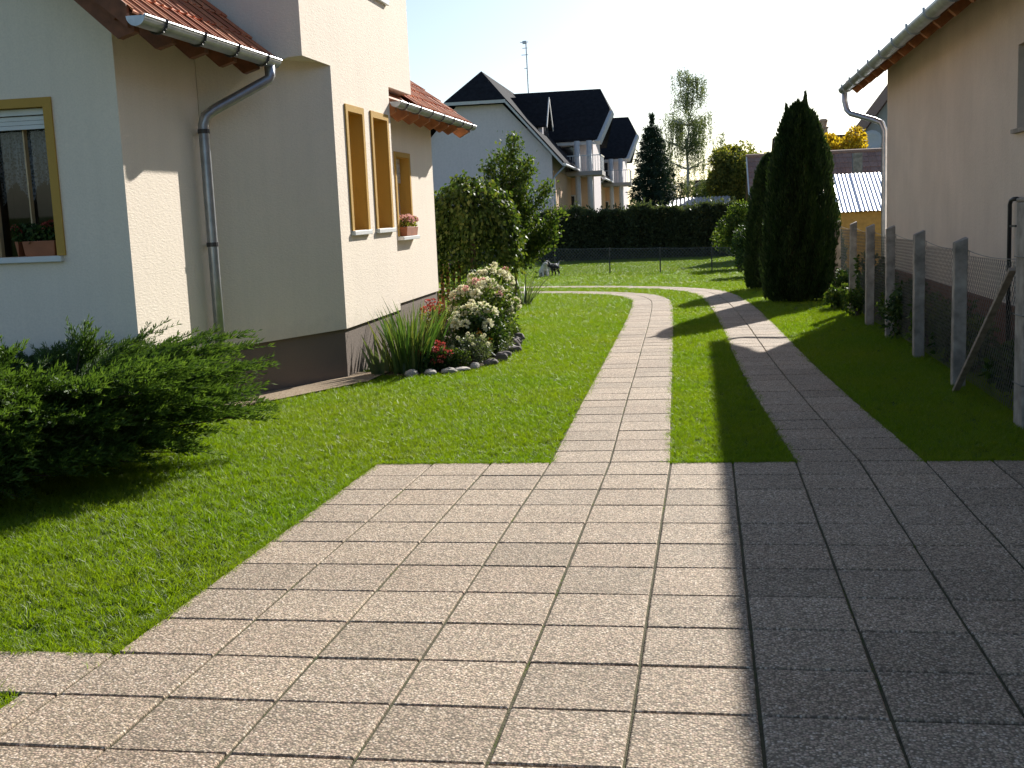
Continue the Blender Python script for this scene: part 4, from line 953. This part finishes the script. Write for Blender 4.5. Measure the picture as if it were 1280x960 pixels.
flower_bush('rose_bush', 'farthest cream flowering bush of the bed near the yucca', (-2.95, 13.6), (.42, .6), 1.0, 26, 170, HEADS, 26, pink=.12)
flower_bush('begonia_plant', 'low red flowering plant with reddish leaves at the bed edge', (-2.86, 9.35), (.22, .18), .24, 14, 90, HEADR, 20, L_DARK, .05, .035, .09)
flower_bush('stonecrop_plant', 'low pale grey green plant with cream tips at the bed edge', (-2.50, 9.85), (.28, .22), .34, 16, 140, HEADS, 16, L_GREY, .04, .016, .12, hs=.42)
flower_bush('marigold_plant', 'small plant with a few orange flowers between the cream bushes', (-2.50, 10.35), (.12, .12), .36, 8, 80, HEADO, 6, L_MID, .04, .02, .09)
flower_bush('carnation_plant', 'small reddish flowering plant close to the wall of the rear wing', (-3.62, 12.6), (.2, .3), .62, 12, 90, HEADR, 12, L_OLIVE, .045, .025, .13)
shrub('bed_plant', 'leafy green perennial filling the back of the bed near the weeping tree', (-3.6, 15.6), (.5, .5), .8, 18, 170, .06, .04, L_MID, 'plant', None, .2)
shrub('ground_cover', 'low silvery ground cover spilling over the dark edging stones', (-2.42, 11.2), (.16, .5), .22, 16, 150, .04, .02, L_GREY, 'plant', None, .10)
shrub('ground_cover', 'low green ground cover at the foot of the red begonia', (-2.72, 9.45), (.25, .2), .18, 12, 150, .035, .02, L_MID, 'plant', None, .09)
shrub('ground_cover', 'low green ground cover beside the farthest cream bush', (-2.62, 12.9), (.18, .5), .25, 14, 150, .04, .024, L_MID, 'plant', None, .11)
def rock(x, y, s, mat, label, seed):
    g_ = np.random.default_rng(seed)
    import bmesh
    bm = bmesh.new(); bmesh.ops.create_icosphere(bm, subdivisions=2, radius=1)
    k = g_.normal(size=(4, 3))
    for v in bm.verts:
        f = 1+.16*sum(math.sin(v.co.dot(Vector(q))*2.1+i) for i, q in enumerate(k))/2; v.co = Vector((v.co.x*s[0], v.co.y*s[1], v.co.z*s[2]))*f
    me = bpy.data.meshes.new('rock'); bm.to_mesh(me); bm.free(); me.materials.append(mat)
    o = link('rock', me, None, (x, y, s[2]*.45), (0, 0, seed)); tag(o, label, 'rock', 'rocks edging the flower bed')
PL, DL = 'pale flat stone edging the front of the flower bed', 'dark grey stone edging the lawn side of the flower bed'
for i, (x, y) in enumerate([(-3.0, 8.87), (-2.82, 8.97), (-2.63, 9.10), (-2.52, 9.25), (-2.40, 9.45)]): rock(x, y, (rnd.uniform(.08, .13), rnd.uniform(.06, .09), rnd.uniform(.03, .05)), ROCK, PL, i+1)
for i, (x, y) in enumerate([(-2.28, 9.8), (-2.22, 10.2), (-2.25, 10.7), (-2.25, 11.2), (-2.3, 11.7), (-2.36, 12.2), (-2.42, 12.8)]): rock(x, y, (rnd.uniform(.05, .09), rnd.uniform(.07, .12), rnd.uniform(.04, .09)), ROCKD, DL, i+21)
# window boxes
def planter(label, x0, x1, y0, y1, z, mat_f, heads, n, tilt):
    t = thing('planter', label, 'planter', ((x0+x1)/2, (y0+y1)/2, z))
    b = B(); hh = .13; b.add([(x0+.015, y0+.015, z), (x1-.015, y0+.015, z), (x1-.015, y1-.015, z), (x0+.015, y1-.015, z), (x0, y0, z+hh), (x1, y0, z+hh), (x1, y1, z+hh), (x0, y1, z+hh)], [(3, 2, 1, 0), (0, 1, 5, 4), (1, 2, 6, 5), (2, 3, 7, 6), (3, 0, 4, 7), (4, 5, 6, 7)]); b.build('box', POT, t, bevel=.006)
    m = 500; P = np.stack([rng.uniform(x0, x1, m), rng.uniform(y0, y1, m), z+hh+rng.random(m)*.13], 1); D = unit(rng.normal(0, .6, (m, 3))+np.array([0, 0, .5])); put('foliage', leaf_mesh('foliage', P, D, .04, .028, mat_f), t)
    for k in range(n):
        link('flower_head', rnd.choice(heads), t, (rnd.uniform(x0, x1)-(x0+x1)/2, rnd.uniform(y0, y1)-(y0+y1)/2, hh+.06+rnd.random()*.1), (rnd.gauss(0, .4), 0, rnd.random()*6)).scale = (.8, .8, .8)
dz = lambda y: TILT*(y-8)
planter('terracotta window box with dark leaves on the sill under the roller shutter window', WA[0]+.25, WA[1]-.36, YA-.02, YA+.10, WA[2]+dz(YA)-.002, L_DARK, HEADR, 2, 0)
planter('terracotta pot with dark leaves beside the ochre frame of the gable window', WA[1]-.33, WA[1]-.03, YA-.02, YA+.10, WA[2]+dz(YA)-.002, L_DARK, HEADR, 2, 0)
planter('window box with reddish flowers on the sill of the rear wing window', XE-.07, XE+.10, 12.85, 13.5, wE[2]+dz(13.2)-.002, L_OLIVE, HEADP, 14, 0)
# weeds along the right fence
WL = ['small leafy weed behind the wooden brace of the chain link fence', 'low weed behind the fence just past its first square post', 'leafy weed in front of the second square fence post', 'wide low weed midway between the second and third square posts', 'taller weed close before the third square post', 'leafy weed between the third and fourth square posts', 'tall leafy weed just past the fourth square post', 'bushy weed in front of the fence before its fifth square post', 'tallest weed against the house wall by the fifth square post', 'low sunlit weed in the grass past the fifth square post', 'leafy weed between the fence and the tall thuja']
for i, (x, y, h, r_) in enumerate([(2.78, 6.5, .5, .22), (2.85, 8.3, .45, .25), (2.80, 9.2, .6, .25), (2.85, 10.6, .55, .3), (2.75, 11.6, .7, .28), (2.85, 13.1, .6, .3), (2.80, 14.7, .8, .35), (2.62, 15.6, .45, .22), (2.9, 16.0, 1.0, .35), (2.5, 17.3, .35, .28), (2.75, 18.2, .7, .35)]):
    shrub('weed', WL[i], (x, y), (r_, r_), h, 9, 110, .075, .045, L_MID if i % 2 else L_DARK, 'weed', 'weeds along the fence', .16, 4)

# ------------------------------------------------------------------ rear wire fence and dogs
rf = thing('wire_fence', 'low dark wire fence on thin metal posts crossing the back lawn', 'fence', (-1.3, 36.2, 0))
RP = [(x, 36.2-.28*(x+1.3)) for x in (-10.6, -8.7, -6.85, -5.04, -3.07, -1.32, .40, 2.2)]
RH = lambda x: .82-.022*(x+1.3)
for x, y in RP:
    b = B(); b.tube([(x, y, -.1), (x, y, RH(x)+.03)], .022, 6); b.build('post', WIRE_DK, rf)
for (x0, y0), (x1, y1) in zip(RP[:-1], RP[1:]): chain(rf, (x0, y0, 0), (x1, y1, 0), RH(x0), RH(x1), .02, .02, .12, .006, WIRE, .015)
def skin_body(name, verts, edges, radii, mat, parent, sub=2):
    me = bpy.data.meshes.new(name); me.from_pydata([tuple(v) for v in verts], edges, []); o = link(name, me, parent)
    sk = o.modifiers.new('skin', 'SKIN'); 
    if not me.skin_vertices: 
        bpy.context.view_layer.objects.active = o
    for i, r_ in enumerate(radii): me.skin_vertices[0].data[i].radius = (r_, r_)
    me.skin_vertices[0].data[0].use_root = True
    o.modifiers.new('sub', 'SUBSURF').levels = sub; o.modifiers['sub'].render_levels = sub
    me.materials.append(mat); return o
FURW = mat_plain('white_fur', (.62, .58, .52), .95, var=.2, scale=20, bump=.8, bscale=60)
FURB = mat_plain('black_fur', (.02, .02, .022), .9, var=.3, scale=20)
def dog_sit(label, x, y, rz, mat):
    t = thing('dog', label, 'dog', (x, y, -.01), None, (0, 0, rz))
    V = [(0, .0, .16), (.10, 0, .26), (.19, 0, .35), (.235, 0, .43), (.30, 0, .455), (.385, 0, .43),        # pelvis..chest..neck..head..muzzle
         (.20, .07, .24), (.225, .075, .10), (.25, .075, .015), (.20, -.07, .24), (.225, -.075, .10), (.25, -.075, .015),   # forelegs
         (.06, .10, .14), (.15, .115, .10), (.07, .12, .03), (.17, .12, .02), (.06, -.10, .14), (.15, -.115, .10), (.07, -.12, .03), (.17, -.12, .02),
         (-.12, .01, .06), (-.22, .05, .05)]
    E = [(0, 1), (1, 2), (2, 3), (3, 4), (4, 5), (2, 6), (6, 7), (7, 8), (2, 9), (9, 10), (10, 11), (0, 12), (12, 13), (13, 14), (14, 15), (0, 16), (16, 17), (17, 18), (18, 19), (0, 20), (20, 21)]
    r_ = [.13, .125, .115, .075, .085, .038, .05, .036, .032, .05, .036, .032, .085, .06, .036, .03, .085, .06, .036, .03, .04, .028]
    body = skin_body('body', V, E, r_, mat, t)
    for s_ in (1, -1):
        b = B(); b.add([(.27, s_*.06, .50), (.31, s_*.075, .50), (.29, s_*.105, .40), (.275, s_*.09, .46)], [(0, 1, 2), (0, 2, 3)]); me = b.mesh('ear', mat); link('ear', me, t)
        b = B(); b.lathe((.375, s_*.035, .468), [(0, -.012), (.011, -.005), (.011, .005), (0, .012)], 6); link('eye', b.mesh('eye', BLACK), t)
    b = B(); b.lathe((.418, 0, .437), [(0, -.016), (.016, -.006), (.016, .008), (0, .014)], 8); link('nose', b.mesh('nose', BLACK), t)
def dog_stand(label, x, y, rz):
    t = thing('dog', label, 'dog', (x, y, -.01), None, (0, 0, rz))
    V = [(-.20, 0, .33), (-.05, 0, .33), (.12, 0, .32), (.20, 0, .38), (.27, 0, .46), (.33, 0, .50), (.42, 0, .47),
         (.14, .06, .26), (.13, .07, .15), (.145, .07, .015), (.14, -.06, .26), (.15, -.07, .15), (.17, -.07, .015),
         (-.20, .07, .25), (-.15, .08, .20), (-.25, .08, .11), (-.23, .08, .015), (-.20, -.07, .25), (-.16, -.08, .19), (-.26, -.08, .11), (-.24, -.08, .015),
         (-.30, 0, .40), (-.38, 0, .50)]
    E = [(0, 1), (1, 2), (2, 3), (3, 4), (4, 5), (5, 6), (2, 7), (7, 8), (8, 9), (2, 10), (10, 11), (11, 12), (0, 13), (13, 14), (14, 15), (15, 16), (0, 17), (17, 18), (18, 19), (19, 20), (0, 21), (21, 22)]
    r_ = [.095, .10, .115, .085, .07, .072, .034, .05, .03, .026, .05, .03, .026, .065, .045, .026, .026, .065, .045, .026, .026, .028, .018]
    m = NT('black_white_fur'); m.set(.9); p = m.n('ShaderNodeTexCoord').outputs['Object']; m.base(m.ramp(m.noise(p, 4.5, 2), [(.47, (.02, .02, .022)), (.53, (.6, .57, .52))]))
    skin_body('body', V, E, r_, m.m, t)
    for s_ in (1, -1):
        b = B(); b.add([(.28, s_*.035, .555), (.33, s_*.065, .545), (.30, s_*.065, .63)], [(0, 1, 2)]); b.add([(.285, s_*.03, .553), (.325, s_*.06, .543), (.30, s_*.064, .628)], [(2, 1, 0)]); link('ear', b.mesh('ear', FURB), t)
dog_sit('small white dog sitting on the grass by the low wire fence', -5.28, 35.7, R(-60), FURW)
dog_stand('black and white dog standing behind the sitting white dog', -5.0, 36.3, R(-120))

# ------------------------------------------------------------------ houses behind
ROOFB = mat_roof_far('black_roof', (.022, .022, .026), 3.4)
WALLL = mat_stucco('lilac_white_wall', (.76, .68, .68), 6, .1, .06); WALLP = mat_stucco('peach_wall', (.78, .52, .33), 6, .1, .06); WALLG = mat_stucco('grey_wall', (.42, .39, .37), 6, .1, .1)
TRIM = mat_plain('pale_trim', (.62, .60, .58), .6, var=.06)
def far_house(label, ox, oy, antenna):
    t = thing('family_house', label, 'house', (-9+ox, 62+oy, 0), 'black roofed houses beyond the hedge')
    OFF[t.name] = Vector((-9, 62, 0))
    b = B(); b.quad((-15.3, 58, 0), (-7.72, 58, 0), (-7.72, 58, 5.5), (-10.25, 58, 8.25), (-12.75, 58, 8.25), (-15.3, 58, 5.5)); b.quad((-7.72, 58, 0), (-7.72, 69, 0), (-7.72, 69, 5.5), (-7.72, 58, 5.5)); b.quad((-15.3, 58, 0), (-15.3, 69, 0), (-15.3, 69, 5.5), (-15.3, 58, 5.5)); b.quad((-15.3, 69, 0), (-7.72, 69, 0), (-7.72, 69, 5.5), (-11.5, 69, 9.6), (-15.3, 69, 5.5)); b.build('wall', WALLL, t)
    b = B(); R0, R1 = (-11.5, 59.0, 9.98), (-11.5, 69.6, 9.98); H0, H1 = (-13.25, 57.5, 8.32), (-10.0, 57.5, 8.32); E0, E1 = (-16.0, 57.5, 4.95), (-7.05, 57.5, 4.95); F0, F1 = (-16.0, 69.6, 4.95), (-7.05, 69.6, 4.95)
    up_ = Vector((0, 0, .16))
    for poly in ((H0, H1, R0), (H1, E1, F1, R1, R0), (E0, H0, R0, R1, F0)): b.prism(poly, up_)
    rf_ = b.build('roof', ROOFB, t, fix=True)
    b = B(); b.obox(Vector(H0)+Vector((0, -.04, .02)), Vector(H1)+Vector((0, -.04, .02)), .08, .16); b.obox(Vector(H1)+Vector((0, -.04, -.02)), Vector(E1)+Vector((0, -.04, -.05)), .05, .11); b.build('fascia', TRIM, rf_)
    b = B(); b.tube([(-6.98, 57.5, 4.93), (-6.98, 69.6, 4.93)], .08, 8); b.tube([(-7.05, 58.1, 4.9), (-7.45, 58.0, 4.5), (-7.62, 57.92, 4.3), (-7.62, 57.92, 0)], .06, 8); b.build('gutter', ZINC, rf_)
    # cross wing
    b = B(); a = [(-5.95, 64.9, 6.62), (-5.3, 66.7, 8.45), (-5.95, 68.2, 9.78), (-12, 68.2, 9.78), (-8.9, 64.9, 6.62)]; bk = [(-5.95, 71.5, 6.62), (-5.3, 69.7, 8.45), (-5.95, 68.2, 9.78), (-12, 68.2, 9.78), (-8.9, 71.5, 6.62)]
    b.prism(a, (0, 0, .15)); b.prism(bk, (0, 0, .15)); b.prism([a[1], bk[1], a[2]], (0, 0, .15)); rw = b.build('wing_roof', ROOFB, t, fix=True)
    b = B(); b.obox(Vector(a[0])+Vector((.05, 0, -.12)), Vector(a[1])+Vector((.05, 0, -.12)), .35, .3); b.obox(Vector(a[0])+Vector((0, .1, -.1)), Vector(a[4])+Vector((0, .1, -.1)), .1, .18); b.build('bargeboard', TRIM, rw)
    b = B(); b.box(-8.6, -6.3, 66.0, 70.6, 0, 6.75); b.prism([(-6.3, 66.0, 6.75), (-6.3, 70.6, 6.75), (-6.3, 69.3, 8.3), (-6.3, 67.3, 8.3)], (-.2, 0, 0)); b.build('wing_wall', WALLL, t)
    b = B(); b.box(-8.3, -6.35, 65.93, 65.99, 2.2, 4.6); b.box(-8.9, -7.75, 61.0, 65.9, 2.0, 4.3) if False else None; b.build('porch_wall', WALLP, t)
    b = B(); b.box(-7.7, -7.66, 58.2, 65.9, 0, 4.7); b.build('side_wall', WALLP, t)
    bal = B(); bal.box(-8.6, -5.6, 63.8, 66.0, 4.62, 4.86); bo = bal.build('balcony', WALLG, t)
    b = B()
    for k in range(19): x = -8.55+k*.16; b.box(x-.012, x+.012, 63.84, 63.864, 4.86, 5.72)
    for k in range(12): y = 63.9+k*.17; b.box(-5.68, -5.656, y-.012, y+.012, 4.86, 5.72)
    b.box(-8.6, -5.64, 63.83, 63.875, 5.72, 5.77); b.box(-5.69, -5.645, 63.875, 66.0, 5.72, 5.77); b.build('railing', ZINC, bo)
    for x in (-7.05, -6.35):
        b = B(); b.tube([(x, 64.2, 0), (x, 64.2, 6.6)], .16, 12); b.build('column', TRIM, t, smooth=True)
    for (x0, x1, z0, z1) in ((-8.2, -7.35, 4.9, 6.5), (-8.1, -7.4, .6, 3.6)):
        b = B(); b.box(x0, x1, 65.86, 65.92, z0, z1); w = b.build('window', TRIM, t); b = B(); b.box(x0+.08, x1-.08, 65.84, 65.856, z0+.08, z1-.08); b.build('pane', GLASS, w)
    # dormer on the right slope
    b = B(); rg = [(-11.2, 62.3, 8.95), (-8.35, 62.3, 8.85)]; e0 = [(-9.7, 61.0, 7.2), (-8.35, 61.0, 7.2)]; e1 = [(-9.7, 63.6, 7.2), (-8.35, 63.6, 7.2)]
    b.prism([rg[0], rg[1], e0[1], e0[0]], (0, 0, .12)); b.prism([rg[0], rg[1], e1[1], e1[0]], (0, 0, .12)); dm = b.build('dormer_roof', ROOFB, t, fix=True)
    b = B(); b.prism([(-8.6, 61.15, 6.4), (-8.6, 63.45, 6.4), (-8.6, 63.45, 7.3), (-8.6, 62.3, 8.7), (-8.6, 61.15, 7.3)], (-1.4, 0, 0)); b.build('dormer_wall', WALLL, dm)
    b = B(); b.box(-8.59, -8.55, 61.6, 63.0, 6.5, 7.5); b.build('dormer_pane', GLASS, dm)
    b = B(); b.obox((-8.33, 60.95, 7.2), (-8.33, 62.3, 8.9), .05, .16); b.obox((-8.33, 63.65, 7.2), (-8.33, 62.3, 8.9), .05, .16); b.build('dormer_fascia', TRIM, dm)
    if antenna:
        b = B(); b.tube([(-10.35, 68.2, 9.7), (-10.4, 68.2, 13.0)], .035, 6)
        for z, l in ((12.95, .35), (12.6, .22), (12.2, .3), (11.4, .15)): b.tube([(-10.4-l, 68.2, z), (-10.4+l*.4, 68.2, z)], .02, 5)
        b.box(-10.6, -10.35, 68.1, 68.3, 12.86, 13.02); b.build('antenna', ZINC, t)
far_house('lilac white house with steep black roof, balcony and tall antenna beyond the hedge', 0, 0, True)
far_house('partly hidden black roofed house between the antenna house and the spruce', .42, 19.0, False)
# barn
bn = thing('barn', 'old barn with a weathered brown tiled roof behind the tall thuja', 'barn', (4.8, 45, 0))
TBARN = mat_tile('weathered_tile', [(.33, .19, .145), (.40, .24, .185), (.28, .155, .12), (.36, .21, .15)], (.18, .13, .105))
b = B(); b.box(2.1, 8.6, 44.0, 49.0, 0, 2.55); b.quad((2.1, 44, 2.55), (2.1, 49, 2.55), (2.1, 46.5, 4.1)); b.build('wall', WALLG, bn)
b = B(); b.prism([(1.95, 43.75, 2.42), (8.7, 43.75, 2.42), (8.7, 46.5, 4.22), (1.95, 46.5, 4.22)], (0, 0, -.08)); b.prism([(1.95, 49.25, 2.42), (8.7, 49.25, 2.42), (8.7, 46.5, 4.22), (1.95, 46.5, 4.22)], (0, 0, -.08)); br = b.build('roof', TBARN, bn)
BT = tile_mesh(.32, .5, TBARN)
lay_tiles(br, BT, (1.95, 43.70, 2.44), (1, 0, 0), (0, 2.75, 1.80), 21, 8, .32, .5, .415)
b = B(); b.tube([(1.9, 46.5, 4.26), (8.75, 46.5, 4.26)], .12, 8); b.build('ridge', TBARN, br); b = B(); b.box(1.90, 1.97, 43.7, 43.76, 2.3, 2.5); b.prism([(1.90, 43.7, 2.36), (1.90, 43.7, 2.52), (1.90, 46.5, 4.34), (1.90, 46.5, 4.18)], (.05, 0, 0)); b.build('bargeboard', TRIM, br)
b = B(); b.box(5.95, 6.3, 44.2, 44.6, 2.6, 4.1); b.build('chimney', CONC, br)
# shed with corrugated roof
sh = thing('shed', 'yellow timber shed with a bright white corrugated roof behind the fence', 'shed', (5, 30.5, 0))
CORR = mat_plain('white_corrugated', (.82, .82, .84), .5, .85, var=.05, spec=.6)
WOODY = mat_plain('yellow_board', (.58, .33, .085), .7, var=.15, scale=9)
def corrugated(b, x0, x1, p0, p1, amp=.009, per=.11):
    n = int((x1-x0)/per*6); base = len(b.v)
    for i in range(n+1):
        x = x0+(x1-x0)*i/n; dz_ = amp*math.sin(2*math.pi*(x-x0)/per)
        b.v += [(x, p0[0], p0[1]+dz_), (x, p1[0], p1[1]+dz_)]
    for i in range(n): b.f.append((base+2*i, base+2*i+2, base+2*i+3, base+2*i+1))
for k in range(3):
    b = B(); corrugated(b, 3.42+k*1.02, 3.42+(k+1)*1.02+.08, (29.8, 1.74+.008*k), (32.3, 2.86+.008*k)); b.build('roof_sheet', CORR, sh)
b = B(); b.box(3.55, 6.5, 30.03, 32.2, 0, 1.6); b.prism([(3.55, 30.03, 1.6), (3.55, 32.2, 1.6), (3.55, 32.2, 2.7), (3.55, 30.03, 1.74)], (2.95, 0, 0)); b.build('wall', WOODY, sh)
for k in range(9):
    b = B(); b.box(3.53, 6.5, 29.995, 30.025, .02+k*.19, .02+k*.19+.183); b.build('board', WOODY, sh)
# low striped roof
sr = thing('carport', 'small carport with a ribbed grey roof showing over the hedge', 'carport', (0, 59, 0))
b = B(); corrugated(b, -1.7, 1.5, (57.9, 2.58), (60.3, 3.02), .03, .2); b.build('roof_sheet', mat_plain('grey_sheet', (.42, .38, .36), .5, var=.15), sr); b = B(); b.box(-1.72, 1.52, 57.95, 58.05, 2.38, 2.5); b.build('beam', WOODG, sr)
for x in (-1.6, 1.4):
    for y in (58.0, 60.2):
        b = B(); b.box(x-.06, x+.06, y-.06, y+.06, 0, 2.5 if y < 59 else 2.92); b.build('post', WOODG, sr)
def cottage(label, x0, x1, y0, y1, he, hr, rm, wm, axis):
    t = thing('cottage', label, 'house', ((x0+x1)/2, (y0+y1)/2, 0)); b = B(); b.box(x0, x1, y0, y1, 0, he)
    xm, ym = (x0+x1)/2, (y0+y1)/2; o = .4
    if axis == 'y': b.quad((x0, y0, he), (x1, y0, he), (xm, y0, hr)); b.quad((x0, y1, he), (x1, y1, he), (xm, y1, hr))
    else: b.quad((x0, y0, he), (x0, y1, he), (x0, ym, hr)); b.quad((x1, y0, he), (x1, y1, he), (x1, ym, hr))
    b.build('wall', wm, t); b = B()
    s_ = (hr-he)/((x1-x0)/2 if axis == 'y' else (y1-y0)/2)
    if axis == 'y':
        for sx, xx in ((-1, x0-o), (1, x1+o)): b.prism([(xx, y0-o, he-o*s_+.03), (xx, y1+o, he-o*s_+.03), (xm, y1+o, hr+.03), (xm, y0-o, hr+.03)], (0, 0, .14))
    else:
        for yy in (y0-o, y1+o): b.prism([(x0-o, yy, he-o*s_+.03), (x1+o, yy, he-o*s_+.03), (x1+o, ym, hr+.03), (x0-o, ym, hr+.03)], (0, 0, .14))
    r_ = b.build('roof', rm, t, fix=True); return t, r_
RB = mat_roof_far('brown_roof', (.10, .055, .04), 3.0)
cottage('small far cottage with a brown roof and peach wall beside the birch', -.2, 2.2, 75, 80, 3.2, 4.4, RB, WALLP, 'x')
ct, cr_ = cottage('grey gabled house with brown roof and satellite dish behind the barn', 9.3, 17.0, 70, 80, 6.2, 11.2, RB, WALLG, 'y')
b = B(); b.box(7.3, 7.9, 74, 74.6, 4, 7.5)
tc = thing('distant_chimney_house', 'low brown roofed house with a round topped chimney behind the yellow tree', 'house', (7, 76, 0)); b = B(); b.box(5.0, 9.0, 73, 79, 0, 5.2); b.build('wall', WALLG, tc)
b = B(); b.prism([(4.6, 72.6, 5.1), (9.4, 72.6, 5.1), (9.4, 76, 6.9), (4.6, 76, 6.9)], (0, 0, .12)); b.prism([(4.6, 79.4, 5.1), (9.4, 79.4, 5.1), (9.4, 76, 6.9), (4.6, 76, 6.9)], (0, 0, .12)); q = b.build('roof', RB, tc, fix=True)
b = B(); b.box(7.6, 8.1, 75.7, 76.2, 6.5, 7.45); b.lathe((7.85, 75.95, 7.45), [(.3, 0), (.34, .05), (.34, .1), (.2, .14), (.24, .4), (.3, .5), (.2, .62), (.0, .66)], 12); b.build('chimney', WALLP, q)
sdish = thing('satellite_dish', 'grey satellite dish on the gable of the grey house', 'satellite dish', (10.0, 69.6, 5.95))
b = B(); n = 16
prof = [(0, 0), (.25, .03), (.5, .12), (.72, .26), (.72, .30), (.5, .17), (.25, .08), (0, .05)]
b.lathe((0, 0, 0), prof, n); me = b.mesh('dish', TRIM, smooth=True); o = link('dish', me, sdish, (0, -.35, 0), (R(75), 0, R(-25)))
b = B(); b.tube([(0, .4, -.1), (0, -.1, -.05), (0, -.35, 0)], .04, 6); link('arm', b.mesh('arm', ZINC), sdish); b = B(); b.tube([(-.1, -.4, -.6), (-.2, -1.1, -.2)], .02, 5); b.box(-.26, -.14, -1.2, -1.05, -.26, -.14); link('receiver', b.mesh('receiver', ZINC), sdish)
print('objects', len(bpy.data.objects), 'grass tufts', len(P_))
